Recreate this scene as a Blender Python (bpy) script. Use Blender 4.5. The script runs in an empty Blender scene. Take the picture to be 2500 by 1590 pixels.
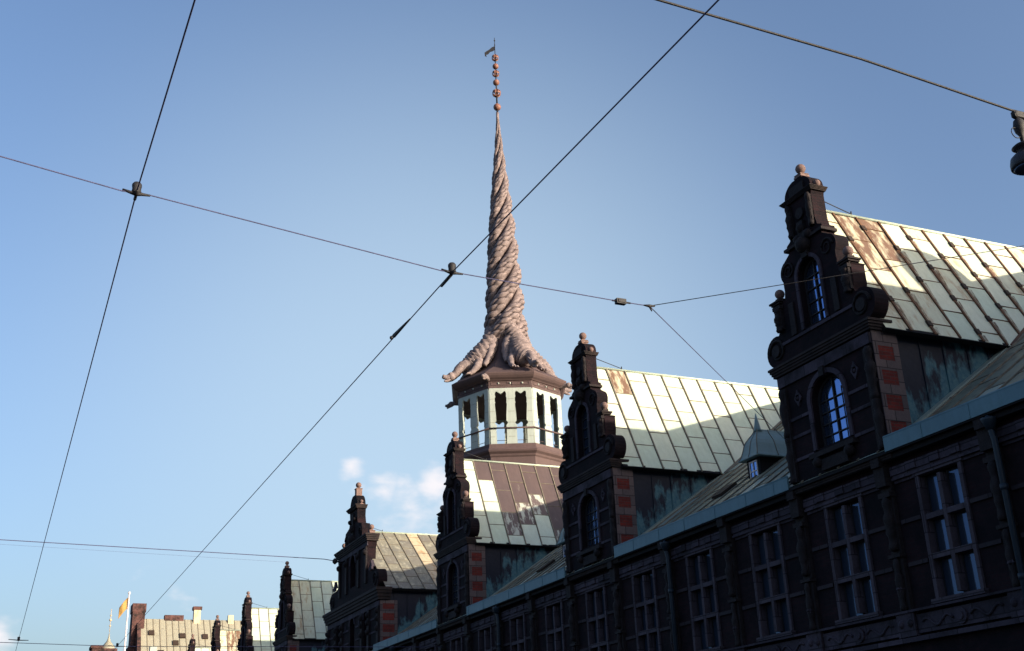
import bpy, math, random
import numpy as np
from mathutils import Vector, Matrix
from mathutils.geometry import tessellate_polygon
random.seed(7)
PI = math.pi
sc = bpy.context.scene
col = sc.collection

# ------------------------------------------------------------------ helpers
class MB:
    def __init__(s): s.v = []; s.f = []; s.m = []; s.sm = []; s.pc = []
    def add(s, vs, fs, mi=0, smooth=False):
        o = len(s.v); s.v += [tuple(p) for p in vs]; s.pc.append((o, len(s.v), len(s.f), len(s.f)+len(fs)))
        for f in fs: s.f.append(tuple(i + o for i in f)); s.m.append(mi); s.sm.append(smooth)
        return s
    def box(s, x0, x1, y0, y1, z0, z1, mi=0):
        return s.add([(x0,y0,z0),(x1,y0,z0),(x1,y1,z0),(x0,y1,z0),(x0,y0,z1),(x1,y0,z1),(x1,y1,z1),(x0,y1,z1)],
              [(0,3,2,1),(4,5,6,7),(0,1,5,4),(1,2,6,5),(2,3,7,6),(3,0,4,7)], mi)
    def prism(s, loop, x0, x1, holes=(), mi=0, mis=None):
        """loop of (y,z) extruded from x0 (front, -X) to x1; holes likewise"""
        mis = mi if mis is None else mis
        loops = [list(loop)] + [list(h) for h in holes]
        flat = [p for l in loops for p in l]
        tr = tessellate_polygon([[Vector((p[0], p[1], 0)) for p in l] for l in loops])
        n = len(flat)
        vs = [(x0, p[0], p[1]) for p in flat] + [(x1, p[0], p[1]) for p in flat]
        fs = []
        for t in tr:
            a, b, c = (flat[i] for i in t)
            ar = (b[0]-a[0])*(c[1]-a[1]) - (b[1]-a[1])*(c[0]-a[0])
            t = tuple(t) if ar > 0 else tuple(reversed(t))
            fs.append(tuple(reversed(t))); fs.append(tuple(i+n for i in t))
        s.add(vs, fs, mi)
        o = 0; fs = []
        for k, l in enumerate(loops):
            m = len(l); ar = sum(l[i][0]*l[(i+1)%m][1]-l[(i+1)%m][0]*l[i][1] for i in range(m))
            for i in range(m):
                a, b = o+i, o+(i+1)%m
                q = (a, b, b+n, a+n)
                if (ar > 0) == (k == 0): q = q
                else: q = tuple(reversed(q))
                fs.append(q)
            o += m
        s.add(vs, fs, mis)
        return s
    def lathe(s, prof, c=(0,0,0), n=16, mi=0, smooth=True, rot=0.0, caps=True, ax=None):
        """prof [(r,z)]"""
        vs = []; fs = []
        for r, z in prof:
            for k in range(n):
                a = rot + 2*PI*k/n; vs.append((r*math.cos(a), r*math.sin(a), z))
        for j in range(len(prof)-1):
            for k in range(n):
                k2 = (k+1) % n; fs.append((j*n+k, j*n+k2, (j+1)*n+k2, (j+1)*n+k))
        if caps:
            fs.append(tuple(range(n-1, -1, -1))); fs.append(tuple((len(prof)-1)*n+k for k in range(n)))
        if ax is not None:
            q = Vector((0,0,1)).rotation_difference(Vector(ax).normalized())
            vs = [tuple(q @ Vector(v)) for v in vs]
        vs = [(v[0]+c[0], v[1]+c[1], v[2]+c[2]) for v in vs]
        return s.add(vs, fs, mi, smooth)
    def ball(s, c, r, n=16, mi=0):
        m = max(6, n//2)
        return s.lathe([(max(1e-4, r*math.sin(PI*j/m)), -r*math.cos(PI*j/m)) for j in range(m+1)], c, n, mi, True, caps=False)
    def tube(s, pts, rad, n=8, mi=0, smooth=True, flat=1.0):
        pts = [Vector(p) for p in pts]
        rad = rad if hasattr(rad, '__len__') else [rad]*len(pts)
        up = Vector((0,0,1)); vs = []; fs = []
        for i, p in enumerate(pts):
            d = (pts[min(i+1,len(pts)-1)] - pts[max(i-1,0)]).normalized()
            u = up if abs(d.dot(up)) < .97 else Vector((1,0,0))
            a = d.cross(u).normalized(); b = a.cross(d).normalized()
            for k in range(n):
                t = 2*PI*k/n; vs.append(tuple(p + (a*math.cos(t) + b*math.sin(t)*flat)*rad[i]))
        for i in range(len(pts)-1):
            for k in range(n):
                k2 = (k+1) % n; fs.append((i*n+k, (i+1)*n+k, (i+1)*n+k2, i*n+k2))
        fs.append(tuple(range(n))); fs.append(tuple((len(pts)-1)*n+k for k in range(n-1,-1,-1)))
        return s.add(vs, fs, mi, smooth)
    def bar(s, p, q, w, h, up=(0,0,1), mi=0):
        p = Vector(p); q = Vector(q); d = (q-p).normalized(); u = Vector(up)
        a = d.cross(u).normalized(); b = a.cross(d).normalized()
        vs = []
        for e in (p, q):
            for sa, sb in ((-1,-1),(1,-1),(1,1),(-1,1)): vs.append(tuple(e + a*sa*w/2 + b*sb*h/2))
        return s.add(vs, [(0,1,2,3),(7,6,5,4),(0,4,5,1),(1,5,6,2),(2,6,7,3),(3,7,4,0)], mi)
    def xf(s, M):
        s.v = [tuple(M @ Vector(v)) for v in s.v]; return s
    def merge(s, o, M=None):
        n = len(s.v); nf = len(s.f); s.pc += [(a+n, b+n, c+nf, d+nf) for a, b, c, d in o.pc]
        s.v += [tuple(M @ Vector(v)) for v in o.v] if M else list(o.v)
        s.f += [tuple(i+n for i in f) for f in o.f]; s.m += o.m; s.sm += o.sm
        return s
    def build(s, name, mats, parent=None, loc=None):
        me = bpy.data.meshes.new(name)
        me.from_pydata(s.v, [], s.f)
        mats = mats if isinstance(mats, (list, tuple)) else [mats]
        for m in mats: me.materials.append(m)
        me.polygons.foreach_set('material_index', s.m)
        me.polygons.foreach_set('use_smooth', s.sm)
        me.update()
        o = bpy.data.objects.new(name, me); col.objects.link(o)
        if parent is not None: o.parent = parent
        if loc is not None: o.location = loc
        return o

def build_each(mb, name, mats, parent, loc=None, gap=.02):
    """one object for every group of touching pieces"""
    pcs = mb.pc; bb = []
    for a, b, c, d in pcs:
        A = np.array(mb.v[a:b]); bb.append((A.min(0)-gap/2, A.max(0)+gap/2))
    par = list(range(len(pcs)))
    def find(i):
        while par[i] != i: i = par[i]
        return i
    for i in range(len(pcs)):
        for j in range(i):
            if (bb[i][0] <= bb[j][1]).all() and (bb[j][0] <= bb[i][1]).all(): par[find(i)] = find(j)
    out = {}
    for i, (a, b, c, d) in enumerate(pcs):
        m = out.setdefault(find(i), MB()); n = len(m.v) - a; nf = len(m.f)
        m.v += mb.v[a:b]; m.f += [tuple(k+n for k in f) for f in mb.f[c:d]]; m.m += mb.m[c:d]; m.sm += mb.sm[c:d]
    return [m.build(name, mats, parent, loc) for m in out.values()]

def empty(name, loc=(0,0,0)):
    o = bpy.data.objects.new(name, None); col.objects.link(o); o.location = loc
    o.empty_display_size = .5
    return o
def tag(o, label=None, cat=None, group=None, kind=None):
    if label: o['label'] = label
    if cat: o['category'] = cat
    if group: o['group'] = group
    if kind: o['kind'] = kind
    return o
def copy_tree(o, parent=None):
    c = o.copy(); col.objects.link(c); c.parent = parent
    for ch in list(o.children): copy_tree(ch, c)
    return c
def circle(cy, cz, r, n=20, a0=0., a1=2*PI, sq=1.0):
    full = abs(a1-a0-2*PI) < 1e-6
    m = n if full else n+1
    return [(cy + r*math.cos(a0+(a1-a0)*k/n), cz + r*sq*math.sin(a0+(a1-a0)*k/n)) for k in range(m)]
def arch(y0, y1, z0, zs, n=12, sq=1.0):
    """rectangle with round head, CCW (y,z)"""
    r = (y1-y0)/2; c = (y0+y1)/2
    return [(y0, z0), (y1, z0)] + [(c + r*math.cos(PI*k/n), zs + r*sq*math.sin(PI*k/n)) for k in range(n+1)]

def herm(mb, x, y, z0, z1, r, seed):
    """a carved half figure: one swelling, waisted body with an irregular surface"""
    q = random.Random(seed); n = 16; m = 12; vs = []; fs = []
    key = [.75,.95,.6,.7,1.0,.85,1.1,1.15,.9,.55,.8,.95,.6]
    for j in range(n):
        t = j/(n-1); i = t*(len(key)-1); a = int(min(i, len(key)-2)); rr_ = r*(key[a]*(1-(i-a))+key[a+1]*(i-a))
        for k in range(m):
            th = 2*PI*k/m; s_ = rr_*(1+q.uniform(-.13,.13)); vs.append((x+s_*.8*math.cos(th), y+s_*math.sin(th), z0+(z1-z0)*t))
    for j in range(n-1):
        for k in range(m): fs.append((j*m+k, j*m+(k+1)%m, (j+1)*m+(k+1)%m, (j+1)*m+k))
    fs.append(tuple(range(m-1,-1,-1))); fs.append(tuple((n-1)*m+k for k in range(m)))
    mb.add(vs, fs, 0, True)

# ------------------------------------------------------------------ materials
def mat(name): 
    m = bpy.data.materials.new(name); m.use_nodes = True
    nt = m.node_tree; nt.nodes.clear()
    out = nt.nodes.new('ShaderNodeOutputMaterial'); b = nt.nodes.new('ShaderNodeBsdfPrincipled')
    nt.links.new(b.outputs[0], out.inputs[0])
    return m, nt, b
def N(nt, t, **kw):
    n = nt.nodes.new('ShaderNode'+t)
    for k, v in kw.items():
        if k in n.inputs.keys(): n.inputs[k].default_value = v
        else: setattr(n, k, v)
    return n
def L(nt, a, b): nt.links.new(a, b)
def mixc(nt, fac, a, b, blend='MIX'):
    n = nt.nodes.new('ShaderNodeMix'); n.data_type = 'RGBA'; n.blend_type = blend
    for sock, v in ((n.inputs[0], fac), (n.inputs[6], a), (n.inputs[7], b)):
        if hasattr(v, 'is_linked') or isinstance(v, bpy.types.NodeSocket): nt.links.new(v, sock)
        else: sock.default_value = (tuple(v)+(1,)) if hasattr(v, '__len__') else v
    return n.outputs[2]
def noise(nt, scale, detail=4, rough=.6, vec=None, scl=None):
    tc = N(nt, 'TexCoord'); v = tc.outputs['Object']
    if scl is not None:
        mp = N(nt, 'Mapping'); mp.inputs['Scale'].default_value = scl; L(nt, v, mp.inputs[0]); v = mp.outputs[0]
    n = N(nt, 'TexNoise', Scale=scale, Detail=detail, Roughness=rough); L(nt, v, n.inputs['Vector'])
    return n.outputs['Fac']
def ramp(nt, fac, p0, p1, c0=(0,0,0), c1=(1,1,1)):
    r = N(nt, 'ValToRGB'); e = r.color_ramp.elements
    e[0].position = p0; e[1].position = p1; e[0].color = tuple(c0)+(1,); e[1].color = tuple(c1)+(1,)
    L(nt, fac, r.inputs[0]); return r.outputs[0]
def bump(nt, b, h, dist=.01, st=1.0):
    n = N(nt, 'Bump'); n.inputs['Strength'].default_value = st; n.inputs['Distance'].default_value = dist
    L(nt, h, n.inputs['Height']); L(nt, n.outputs[0], b.inputs['Normal'])

def speckle(name, c, c2, scale=3., rough=.8, bd=.01, scl=None, lo=.35, hi=.65, metal=0., spec=.3):
    m, nt, b = mat(name)
    f = noise(nt, scale, 6, .65, scl=scl)
    f2 = noise(nt, scale*9, 3, .6)
    c_ = mixc(nt, ramp(nt, f, lo, hi), c, c2)
    c_ = mixc(nt, .35, c_, ramp(nt, f2, .3, .7, (.45,.45,.45), (1.,1.,1.)), 'MULTIPLY')
    L(nt, c_, b.inputs['Base Color'])
    b.inputs['Roughness'].default_value = rough; b.inputs['Metallic'].default_value = metal
    b.inputs['Specular IOR Level'].default_value = spec
    bump(nt, b, f2, bd, .6)
    return m
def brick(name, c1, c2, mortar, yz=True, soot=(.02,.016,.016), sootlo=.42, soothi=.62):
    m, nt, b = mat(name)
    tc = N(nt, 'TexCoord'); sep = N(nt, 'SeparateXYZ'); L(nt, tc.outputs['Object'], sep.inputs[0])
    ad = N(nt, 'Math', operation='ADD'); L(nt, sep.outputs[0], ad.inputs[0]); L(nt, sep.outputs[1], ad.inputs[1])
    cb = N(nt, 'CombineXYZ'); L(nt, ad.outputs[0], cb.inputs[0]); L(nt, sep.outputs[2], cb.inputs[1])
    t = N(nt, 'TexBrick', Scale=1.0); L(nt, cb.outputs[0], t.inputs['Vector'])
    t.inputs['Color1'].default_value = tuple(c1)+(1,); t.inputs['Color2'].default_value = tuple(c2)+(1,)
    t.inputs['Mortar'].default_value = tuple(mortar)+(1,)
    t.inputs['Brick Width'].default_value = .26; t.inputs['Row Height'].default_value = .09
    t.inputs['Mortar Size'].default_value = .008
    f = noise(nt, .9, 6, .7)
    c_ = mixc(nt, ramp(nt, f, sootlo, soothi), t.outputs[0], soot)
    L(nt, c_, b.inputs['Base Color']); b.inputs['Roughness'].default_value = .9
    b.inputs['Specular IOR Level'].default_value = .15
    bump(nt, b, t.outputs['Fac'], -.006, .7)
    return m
def blocks(name, c, c2, size=(.62,.4), dark=(.03,.028,.035), lo=.5, hi=.72, rough=.85):
    """ashlar: each block its own tone, dirt over it"""
    m, nt, b = mat(name)
    tc = N(nt, 'TexCoord'); sep = N(nt, 'SeparateXYZ'); L(nt, tc.outputs['Object'], sep.inputs[0])
    ad = N(nt, 'Math', operation='ADD'); L(nt, sep.outputs[0], ad.inputs[0]); L(nt, sep.outputs[1], ad.inputs[1])
    cb = N(nt, 'CombineXYZ'); L(nt, ad.outputs[0], cb.inputs[0]); L(nt, sep.outputs[2], cb.inputs[1])
    t = N(nt, 'TexBrick', Scale=1.0); L(nt, cb.outputs[0], t.inputs['Vector'])
    t.inputs['Color1'].default_value = tuple(c)+(1,); t.inputs['Color2'].default_value = tuple(c2)+(1,)
    t.inputs['Mortar'].default_value = tuple(v*.4 for v in c2)+(1,)
    t.inputs['Brick Width'].default_value = size[0]; t.inputs['Row Height'].default_value = size[1]
    t.inputs['Mortar Size'].default_value = .012
    f = noise(nt, 1.6, 6, .7); f2 = noise(nt, 14, 4, .6)
    c_ = mixc(nt, ramp(nt, f, lo, hi), t.outputs[0], dark)
    c_ = mixc(nt, .4, c_, ramp(nt, f2, .3, .7, (.5,.5,.5), (1,1,1)), 'MULTIPLY')
    L(nt, c_, b.inputs['Base Color']); b.inputs['Roughness'].default_value = rough
    b.inputs['Specular IOR Level'].default_value = .2
    bump(nt, b, f2, .01, .6)
    return m
def copper(name, c, c2, streak=None, srng=(.52,.66), rough=.55, spec=.35):
    """weathered copper sheet: soft vertical run-off, fine mottling"""
    m, nt, b = mat(name)
    f = noise(nt, .8, 5, .6); f2 = noise(nt, 6, 4, .6, scl=(1,1,.25)); f3 = noise(nt, 40, 2, .5)
    c_ = mixc(nt, ramp(nt, f, .3, .7), c, c2)
    c_ = mixc(nt, .35, c_, ramp(nt, f2, .25, .7, (.62,.6,.52), (1,1,1)), 'MULTIPLY')
    c_ = mixc(nt, .2, c_, ramp(nt, f3, .3, .7, (.6,.6,.6), (1,1,1)), 'MULTIPLY')
    if streak:
        f4 = noise(nt, 2.4, 5, .7, scl=(1.6,1.,.28))
        c_ = mixc(nt, ramp(nt, f4, *srng), c_, streak)
    L(nt, c_, b.inputs['Base Color']); b.inputs['Roughness'].default_value = rough
    b.inputs['Specular IOR Level'].default_value = spec
    bump(nt, b, f2, .02, .35)
    return m
def glass(name, tint=(.02,.03,.05), k=.35, rough=.08, gc=(.75,.85,1)):
    m, nt, b = mat(name)
    b.inputs['Base Color'].default_value = tint+(1,); b.inputs['Roughness'].default_value = .3; b.inputs['Specular IOR Level'].default_value = .1
    g = N(nt, 'BsdfGlossy'); g.inputs['Roughness'].default_value = rough
    g.inputs['Color'].default_value = tuple(gc)+(1,)
    f = noise(nt, 1.5, 3, .5); bp = N(nt, 'Bump'); bp.inputs['Strength'].default_value = .15; bp.inputs['Distance'].default_value = .05
    L(nt, f, bp.inputs['Height']); L(nt, bp.outputs[0], g.inputs['Normal'])
    mx = N(nt, 'MixShader'); mx.inputs[0].default_value = k
    L(nt, b.outputs[0], mx.inputs[1]); L(nt, g.outputs[0], mx.inputs[2])
    out = [n for n in nt.nodes if n.type == 'OUTPUT_MATERIAL'][0]; L(nt, mx.outputs[0], out.inputs[0])
    return m

def rust_film():
    m, nt, b = mat('rust_film')
    f = noise(nt, 5, 5, .7, scl=(1.6,1,.4)); b.inputs['Roughness'].default_value = .85
    L(nt, mixc(nt, ramp(nt, f, .3, .7), (.20,.09,.04), (.12,.055,.03)), b.inputs['Base Color'])
    t = N(nt, 'BsdfTransparent'); mx = N(nt, 'MixShader'); L(nt, ramp(nt, f, .34, .62, (.05,.05,.05), (.85,.85,.85)), mx.inputs[0]); L(nt, t.outputs[0], mx.inputs[1]); L(nt, b.outputs[0], mx.inputs[2])
    out = [n for n in nt.nodes if n.type == 'OUTPUT_MATERIAL'][0]; L(nt, mx.outputs[0], out.inputs[0])
    return m
M = {}
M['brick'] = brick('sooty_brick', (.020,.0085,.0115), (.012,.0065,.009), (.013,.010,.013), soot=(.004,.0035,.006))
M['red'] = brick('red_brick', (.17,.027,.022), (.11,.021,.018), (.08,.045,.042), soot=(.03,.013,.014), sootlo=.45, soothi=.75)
M['stone'] = blocks('sooty_sandstone', (.040,.031,.038), (.023,.018,.024))
M['pale'] = blocks('pale_sandstone', (.135,.10,.10), (.085,.066,.07), (.5,.33), dark=(.05,.04,.042), lo=.55, hi=.85)
M['jamb'] = blocks('window_stone', (.075,.062,.08), (.05,.041,.054), (.6,.5), dark=(.03,.025,.032))
M['frieze'] = blocks('frieze_stone', (.068,.054,.075), (.030,.025,.036), (.83,.9), dark=(.012,.01,.014), lo=.5, hi=.7)
M['carve'] = speckle('carved_stone', (.020,.0145,.017), (.008,.006,.008), 4., .85, .03)
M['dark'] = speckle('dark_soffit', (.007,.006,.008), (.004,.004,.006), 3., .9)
M['cornice'] = speckle('cornice_stone', (.032,.021,.021), (.011,.008,.010), 2.5, .85)
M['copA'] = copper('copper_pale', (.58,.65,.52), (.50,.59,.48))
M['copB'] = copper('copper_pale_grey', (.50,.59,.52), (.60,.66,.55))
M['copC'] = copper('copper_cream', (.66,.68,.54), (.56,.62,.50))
M['copR'] = copper('copper_rusty', (.62,.63,.48), (.54,.56,.43), streak=(.34,.22,.12), srng=(.50,.70))
M['copBr'] = copper('copper_brown', (.10,.068,.066), (.078,.055,.058), streak=(.18,.15,.13), srng=(.62,.8), rough=.5)
M['copStreak'] = copper('copper_brown_streaked', (.58,.54,.38), (.46,.42,.32), streak=(.15,.085,.055), srng=(.40,.54))
M['copMix'] = copper('copper_half_brown', (.50,.52,.45), (.42,.45,.41), streak=(.11,.08,.078), srng=(.44,.52))
M['copOld'] = copper('copper_old', (.27,.25,.19), (.17,.165,.15), streak=(.38,.36,.28), srng=(.5,.7))
M['copOld2'] = copper('copper_old_dark', (.16,.15,.14), (.24,.22,.18), streak=(.33,.34,.28), srng=(.55,.7))
M['copTan'] = copper('copper_tan', (.58,.47,.33), (.50,.42,.30), streak=(.35,.2,.1), srng=(.5,.7))
M['seam'] = speckle('seam', (.22,.19,.14), (.12,.10,.08), 4., .7)
M['seamR'] = speckle('seam_rust', (.17,.085,.045), (.09,.045,.03), 4., .8)
M['rust'] = rust_film()
M['clip'] = speckle('seam_clip', (.03,.02,.018), (.05,.03,.02), 5., .8)
M['gutter'] = copper('gutter_copper', (.10,.20,.25), (.08,.165,.21))
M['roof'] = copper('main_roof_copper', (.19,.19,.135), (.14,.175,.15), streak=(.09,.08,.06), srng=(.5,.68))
M['valley'] = copper('valley_flashing', (.30,.34,.29), (.24,.29,.26))
def cheek_mat():
    """dark sheet with turquoise patina in patches, more of it close above the roof it stands on"""
    m, nt, b = mat('cheek_sheet')
    tc = N(nt, 'TexCoord'); sep = N(nt, 'SeparateXYZ'); L(nt, tc.outputs['Object'], sep.inputs[0])
    a = N(nt, 'Math', operation='MULTIPLY_ADD'); a.inputs[1].default_value = -.68; a.inputs[2].default_value = -8.7; L(nt, sep.outputs[0], a.inputs[0])
    d = N(nt, 'Math', operation='ADD'); L(nt, a.outputs[0], d.inputs[0]); L(nt, sep.outputs[2], d.inputs[1])
    mr = N(nt, 'MapRange'); mr.inputs['From Min'].default_value = .1; mr.inputs['From Max'].default_value = 2.0; mr.inputs['To Min'].default_value = .20; mr.inputs['To Max'].default_value = -.16; L(nt, d.outputs[0], mr.inputs['Value'])
    f = noise(nt, 1.9, 5, .62, scl=(1,1,.42)); f2 = noise(nt, 9, 4, .6)
    s_ = N(nt, 'Math', operation='ADD'); L(nt, f, s_.inputs[0]); L(nt, mr.outputs[0], s_.inputs[1])
    c_ = mixc(nt, ramp(nt, f2, .3, .7), (.007,.010,.022), (.011,.014,.028))
    p_ = mixc(nt, ramp(nt, f2, .3, .7), (.03,.095,.14), (.08,.17,.19))
    L(nt, mixc(nt, ramp(nt, s_.outputs[0], .56, .66), c_, p_), b.inputs['Base Color'])
    b.inputs['Roughness'].default_value = .6; b.inputs['Specular IOR Level'].default_value = .2; bump(nt, b, f2, .02, .3)
    return m
M['cheek'] = cheek_mat()
M['turret'] = copper('turret_copper', (.20,.28,.29), (.15,.25,.27))
M['pipe'] = copper('pipe_copper', (.007,.018,.034), (.010,.024,.042))
M['lant'] = copper('lantern_copper', (.41,.455,.43), (.34,.39,.37), rough=.7, spec=.15)
M['lantB'] = copper('tower_brown', (.115,.078,.078), (.09,.063,.066), streak=(.2,.17,.15), srng=(.66,.8), rough=.7, spec=.12)
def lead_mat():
    """weathered sheet with crease shade painted dark into its hollows"""
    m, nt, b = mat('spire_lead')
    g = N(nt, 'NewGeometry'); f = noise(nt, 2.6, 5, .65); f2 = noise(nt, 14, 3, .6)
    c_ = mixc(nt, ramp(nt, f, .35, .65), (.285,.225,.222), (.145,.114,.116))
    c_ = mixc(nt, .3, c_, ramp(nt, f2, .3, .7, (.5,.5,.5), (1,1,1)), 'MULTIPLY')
    c_ = mixc(nt, ramp(nt, g.outputs['Pointiness'], .465, .512), (.03,.02,.021), c_)  # hollows coloured dark to stand in for shade between the coils
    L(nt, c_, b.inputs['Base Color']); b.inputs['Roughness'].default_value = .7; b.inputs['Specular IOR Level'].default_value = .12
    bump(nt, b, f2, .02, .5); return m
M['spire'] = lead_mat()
M['gilt'] = speckle('gilt_ball', (.28,.13,.09), (.20,.09,.07), 4., .5)
M['iron'] = speckle('iron', (.03,.028,.032), (.018,.018,.022), 8., .6)
M['wire'] = speckle('wire', (.085,.085,.17), (.06,.06,.12), 8., .7, spec=.1)
M['glass'] = glass('window_glass', k=.36, gc=(.28,.48,1))
M['glassd'] = glass('lower_glass', k=.07, gc=(.30,.5,1))
M['white'] = speckle('white_paint', (.75,.68,.68), (.66,.6,.6), 3., .5)
M['flag'] = speckle('flag_cloth', (.42,.25,.08), (.38,.22,.07), 2., .8)
M['lampm'] = speckle('lamp_enamel', (.03,.03,.04), (.02,.02,.028), 6., .45)
M['fbrick'] = brick('far_brick', (.13,.055,.05), (.10,.045,.042), (.1,.08,.075))
M['fcop'] = copper('far_copper', (.33,.31,.245), (.28,.27,.22), streak=(.22,.19,.14), srng=(.55,.75))
M['asphalt'] = speckle('asphalt', (.035,.035,.037), (.028,.028,.03), 1.2, .9)
M['paving'] = blocks('paving_stone', (.06,.058,.055), (.045,.043,.042), (.8,.5))
M['ground'] = speckle('ground', (.035,.033,.03), (.025,.024,.022), .2, .95)

# ------------------------------------------------------------------ building frame: facade plane x = 0, runs along +Y
XR, ZR = 10.2, 15.64                       # main ridge
def zroof(x): return 8.70 + (ZR-8.70)*x/XR
def xroof(z): return (z-8.70)*XR/(ZR-8.70)
YC = [8.68, 21.68, 34.68, 47.68, 63.93, 80.18, 93.18, 106.18, 119.18]
YE0, YE1 = 2.4, 125.6

bld = empty('exchange_building', (0, 64, 0))
tag(bld, 'long dark brick building with stepped gables, green copper roofs and a twisted dragon spire', 'building')
OFF = Vector((0, -64, 0))
def part(mb, name, mats, loc=(0,0,0)):
    o = mb.build(name, mats, bld); o.location = Vector(loc) + OFF; return o
def parts(mb, name, mats): return build_each(mb, name, mats, bld, OFF)

# ---- main wall with window openings
WW = .65                                    # half width of an opening
ZB, ZT = 5.08, 7.75
wins = []
for c in YC:
    pass
y = 21.68 + .24
while y > YE0 + 4: y -= 3.25
yy = y
while yy < YE1 - 1: wins.append(yy); yy += 3.25
w = MB()
edges = [YE0] + [e for c in wins for e in (c-WW, c+WW)] + [YE1]
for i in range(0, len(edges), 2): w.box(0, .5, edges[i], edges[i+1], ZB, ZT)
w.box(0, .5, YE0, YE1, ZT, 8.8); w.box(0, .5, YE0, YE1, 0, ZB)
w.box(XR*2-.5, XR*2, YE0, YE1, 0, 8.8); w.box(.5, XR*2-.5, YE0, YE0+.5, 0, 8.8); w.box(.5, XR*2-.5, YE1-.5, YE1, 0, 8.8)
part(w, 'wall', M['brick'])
# end gables (stone coped brick triangle)
for ye in (YE0, YE1-.5):
    g = MB(); g.prism([(.3,8.8),(XR*2-.3,8.8),(XR+.3,15.5),(XR-.3,15.5)], 0, .5)
    # prism runs along x; rotate so it runs along y
    g.xf(Matrix(((0,1,0,0),(1,0,0,ye),(0,0,1,0),(0,0,0,1))))
    g.f = [tuple(reversed(f)) for f in g.f]
    part(g, 'end_gable', M['brick'])

# ---- string courses, frieze, cornice, base frieze
s = MB()
gaps = []
for k in range(len(wins)-1):
    a, b = wins[k]+WW+.1, wins[k+1]-WW-.1; m = (a+b)/2
    for z in (6.88, 5.92):
        s.box(-.05, 0, a, m-.26, z-.045, z+.045); s.box(-.05, 0, m+.26, b, z-.045, z+.045)
parts(s, 'string_course', M['stone'])
fz = MB(); cp = MB()
rr = random.Random(3)
def HM(mb, m, k): herm(mb, -.15, m, 6.28, 7.5, .13, k); herm(mb, -.14, m, 4.95, 6.1, .10, k+50)
for k in range(len(wins)-1):
    m = (wins[k]+wins[k+1])/2
    a, b = m+.2, m+3.25-.2
    fz.box(-.09, 0, a, b, 7.96, 8.16); fz.box(-.06, 0, a+.02, b-.02, 7.90, 7.955); fz.box(-.11, 0, a+.04, b-.04, 7.84, 7.895)
    fz.box(-.045, 0, a+.05, b-.05, 7.77, 7.835)
    # projecting blocks
    for t in (.28, .5, .76):
        yy = a + (b-a)*t; fz.box(-.12, -.09, yy-.17, yy+.14, 7.97, 8.155)
    # pilaster, capital, herm lumps and console between windows
    cp.box(-.10, 0, m-.17, m+.17, 4.9, 7.75); cp.box(-.14, -.10, m-.12, m+.12, 6.3, 7.4)
    cp.box(-.2, 0, m-.19, m+.19, 7.5, 7.62); cp.box(-.24, 0, m-.17, m+.17, 7.75, 8.2); cp.box(-.32, 0, m-.14, m+.14, 8.2, 8.42)
    HM(cp, m, k)
    cp.box(-.19, 0, m-.2, m+.2, 6.12, 6.2)
parts(fz, 'frieze', M['frieze']); parts(cp, 'pilaster', M['carve'])
md = MB()
for k in range(len(wins)-1):
    m = (wins[k]+wins[k+1])/2
    md.prism([(m-.09,5.42),(m,5.25),(m+.09,5.42),(m,5.6)], -.2, -.1); md.ball((-.19, m, 5.42), .05, 8)
parts(md, 'medallion', M['frieze'])
bf = MB()
for k in range(len(wins)-1):
    m = (wins[k]+wins[k+1])/2
    bf.box(-.10, 0, m+.3, m+2.95, 4.42, 4.82); bf.box(-.16, 0, m-.28, m+.28, 4.38, 4.92)
    c = m+1.62
    bf.prism(circle(c, 4.62, .17, 14), -.15, -.10); bf.prism(circle(c, 4.62, .09, 10), -.18, -.15)
    for q in (-1, 1):
        bf.tube([(-.11, c+q*(.25+.9*t), 4.62+.09*math.sin(t*9)) for t in np.linspace(0,1,14)], .03, 6)
        bf.ball((-.13, m+q*.14, 4.66), .10, 8)
bf.box(-.15, 0, YE0, YE1, 4.26, 4.36); bf.box(-.2, 0, YE0, YE1, 4.88, 4.93)
parts(bf, 'base_frieze', M['frieze'])
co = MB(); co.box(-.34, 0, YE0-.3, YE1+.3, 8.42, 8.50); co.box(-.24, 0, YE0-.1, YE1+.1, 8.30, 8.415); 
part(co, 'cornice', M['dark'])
pl = MB(); pl.box(-.15, 0, YE0, YE1, 0, .9); part(pl, 'plinth', M['stone'])
# lower storey: pairs of plain openings, out of the picture but there from the street
lw = MB()
for c in wins[:12]:
    lw.box(-.03, 0, c-.6, c+.6, 1.6, 3.6)
parts(lw, 'lower_window', M['glassd'])

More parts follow.
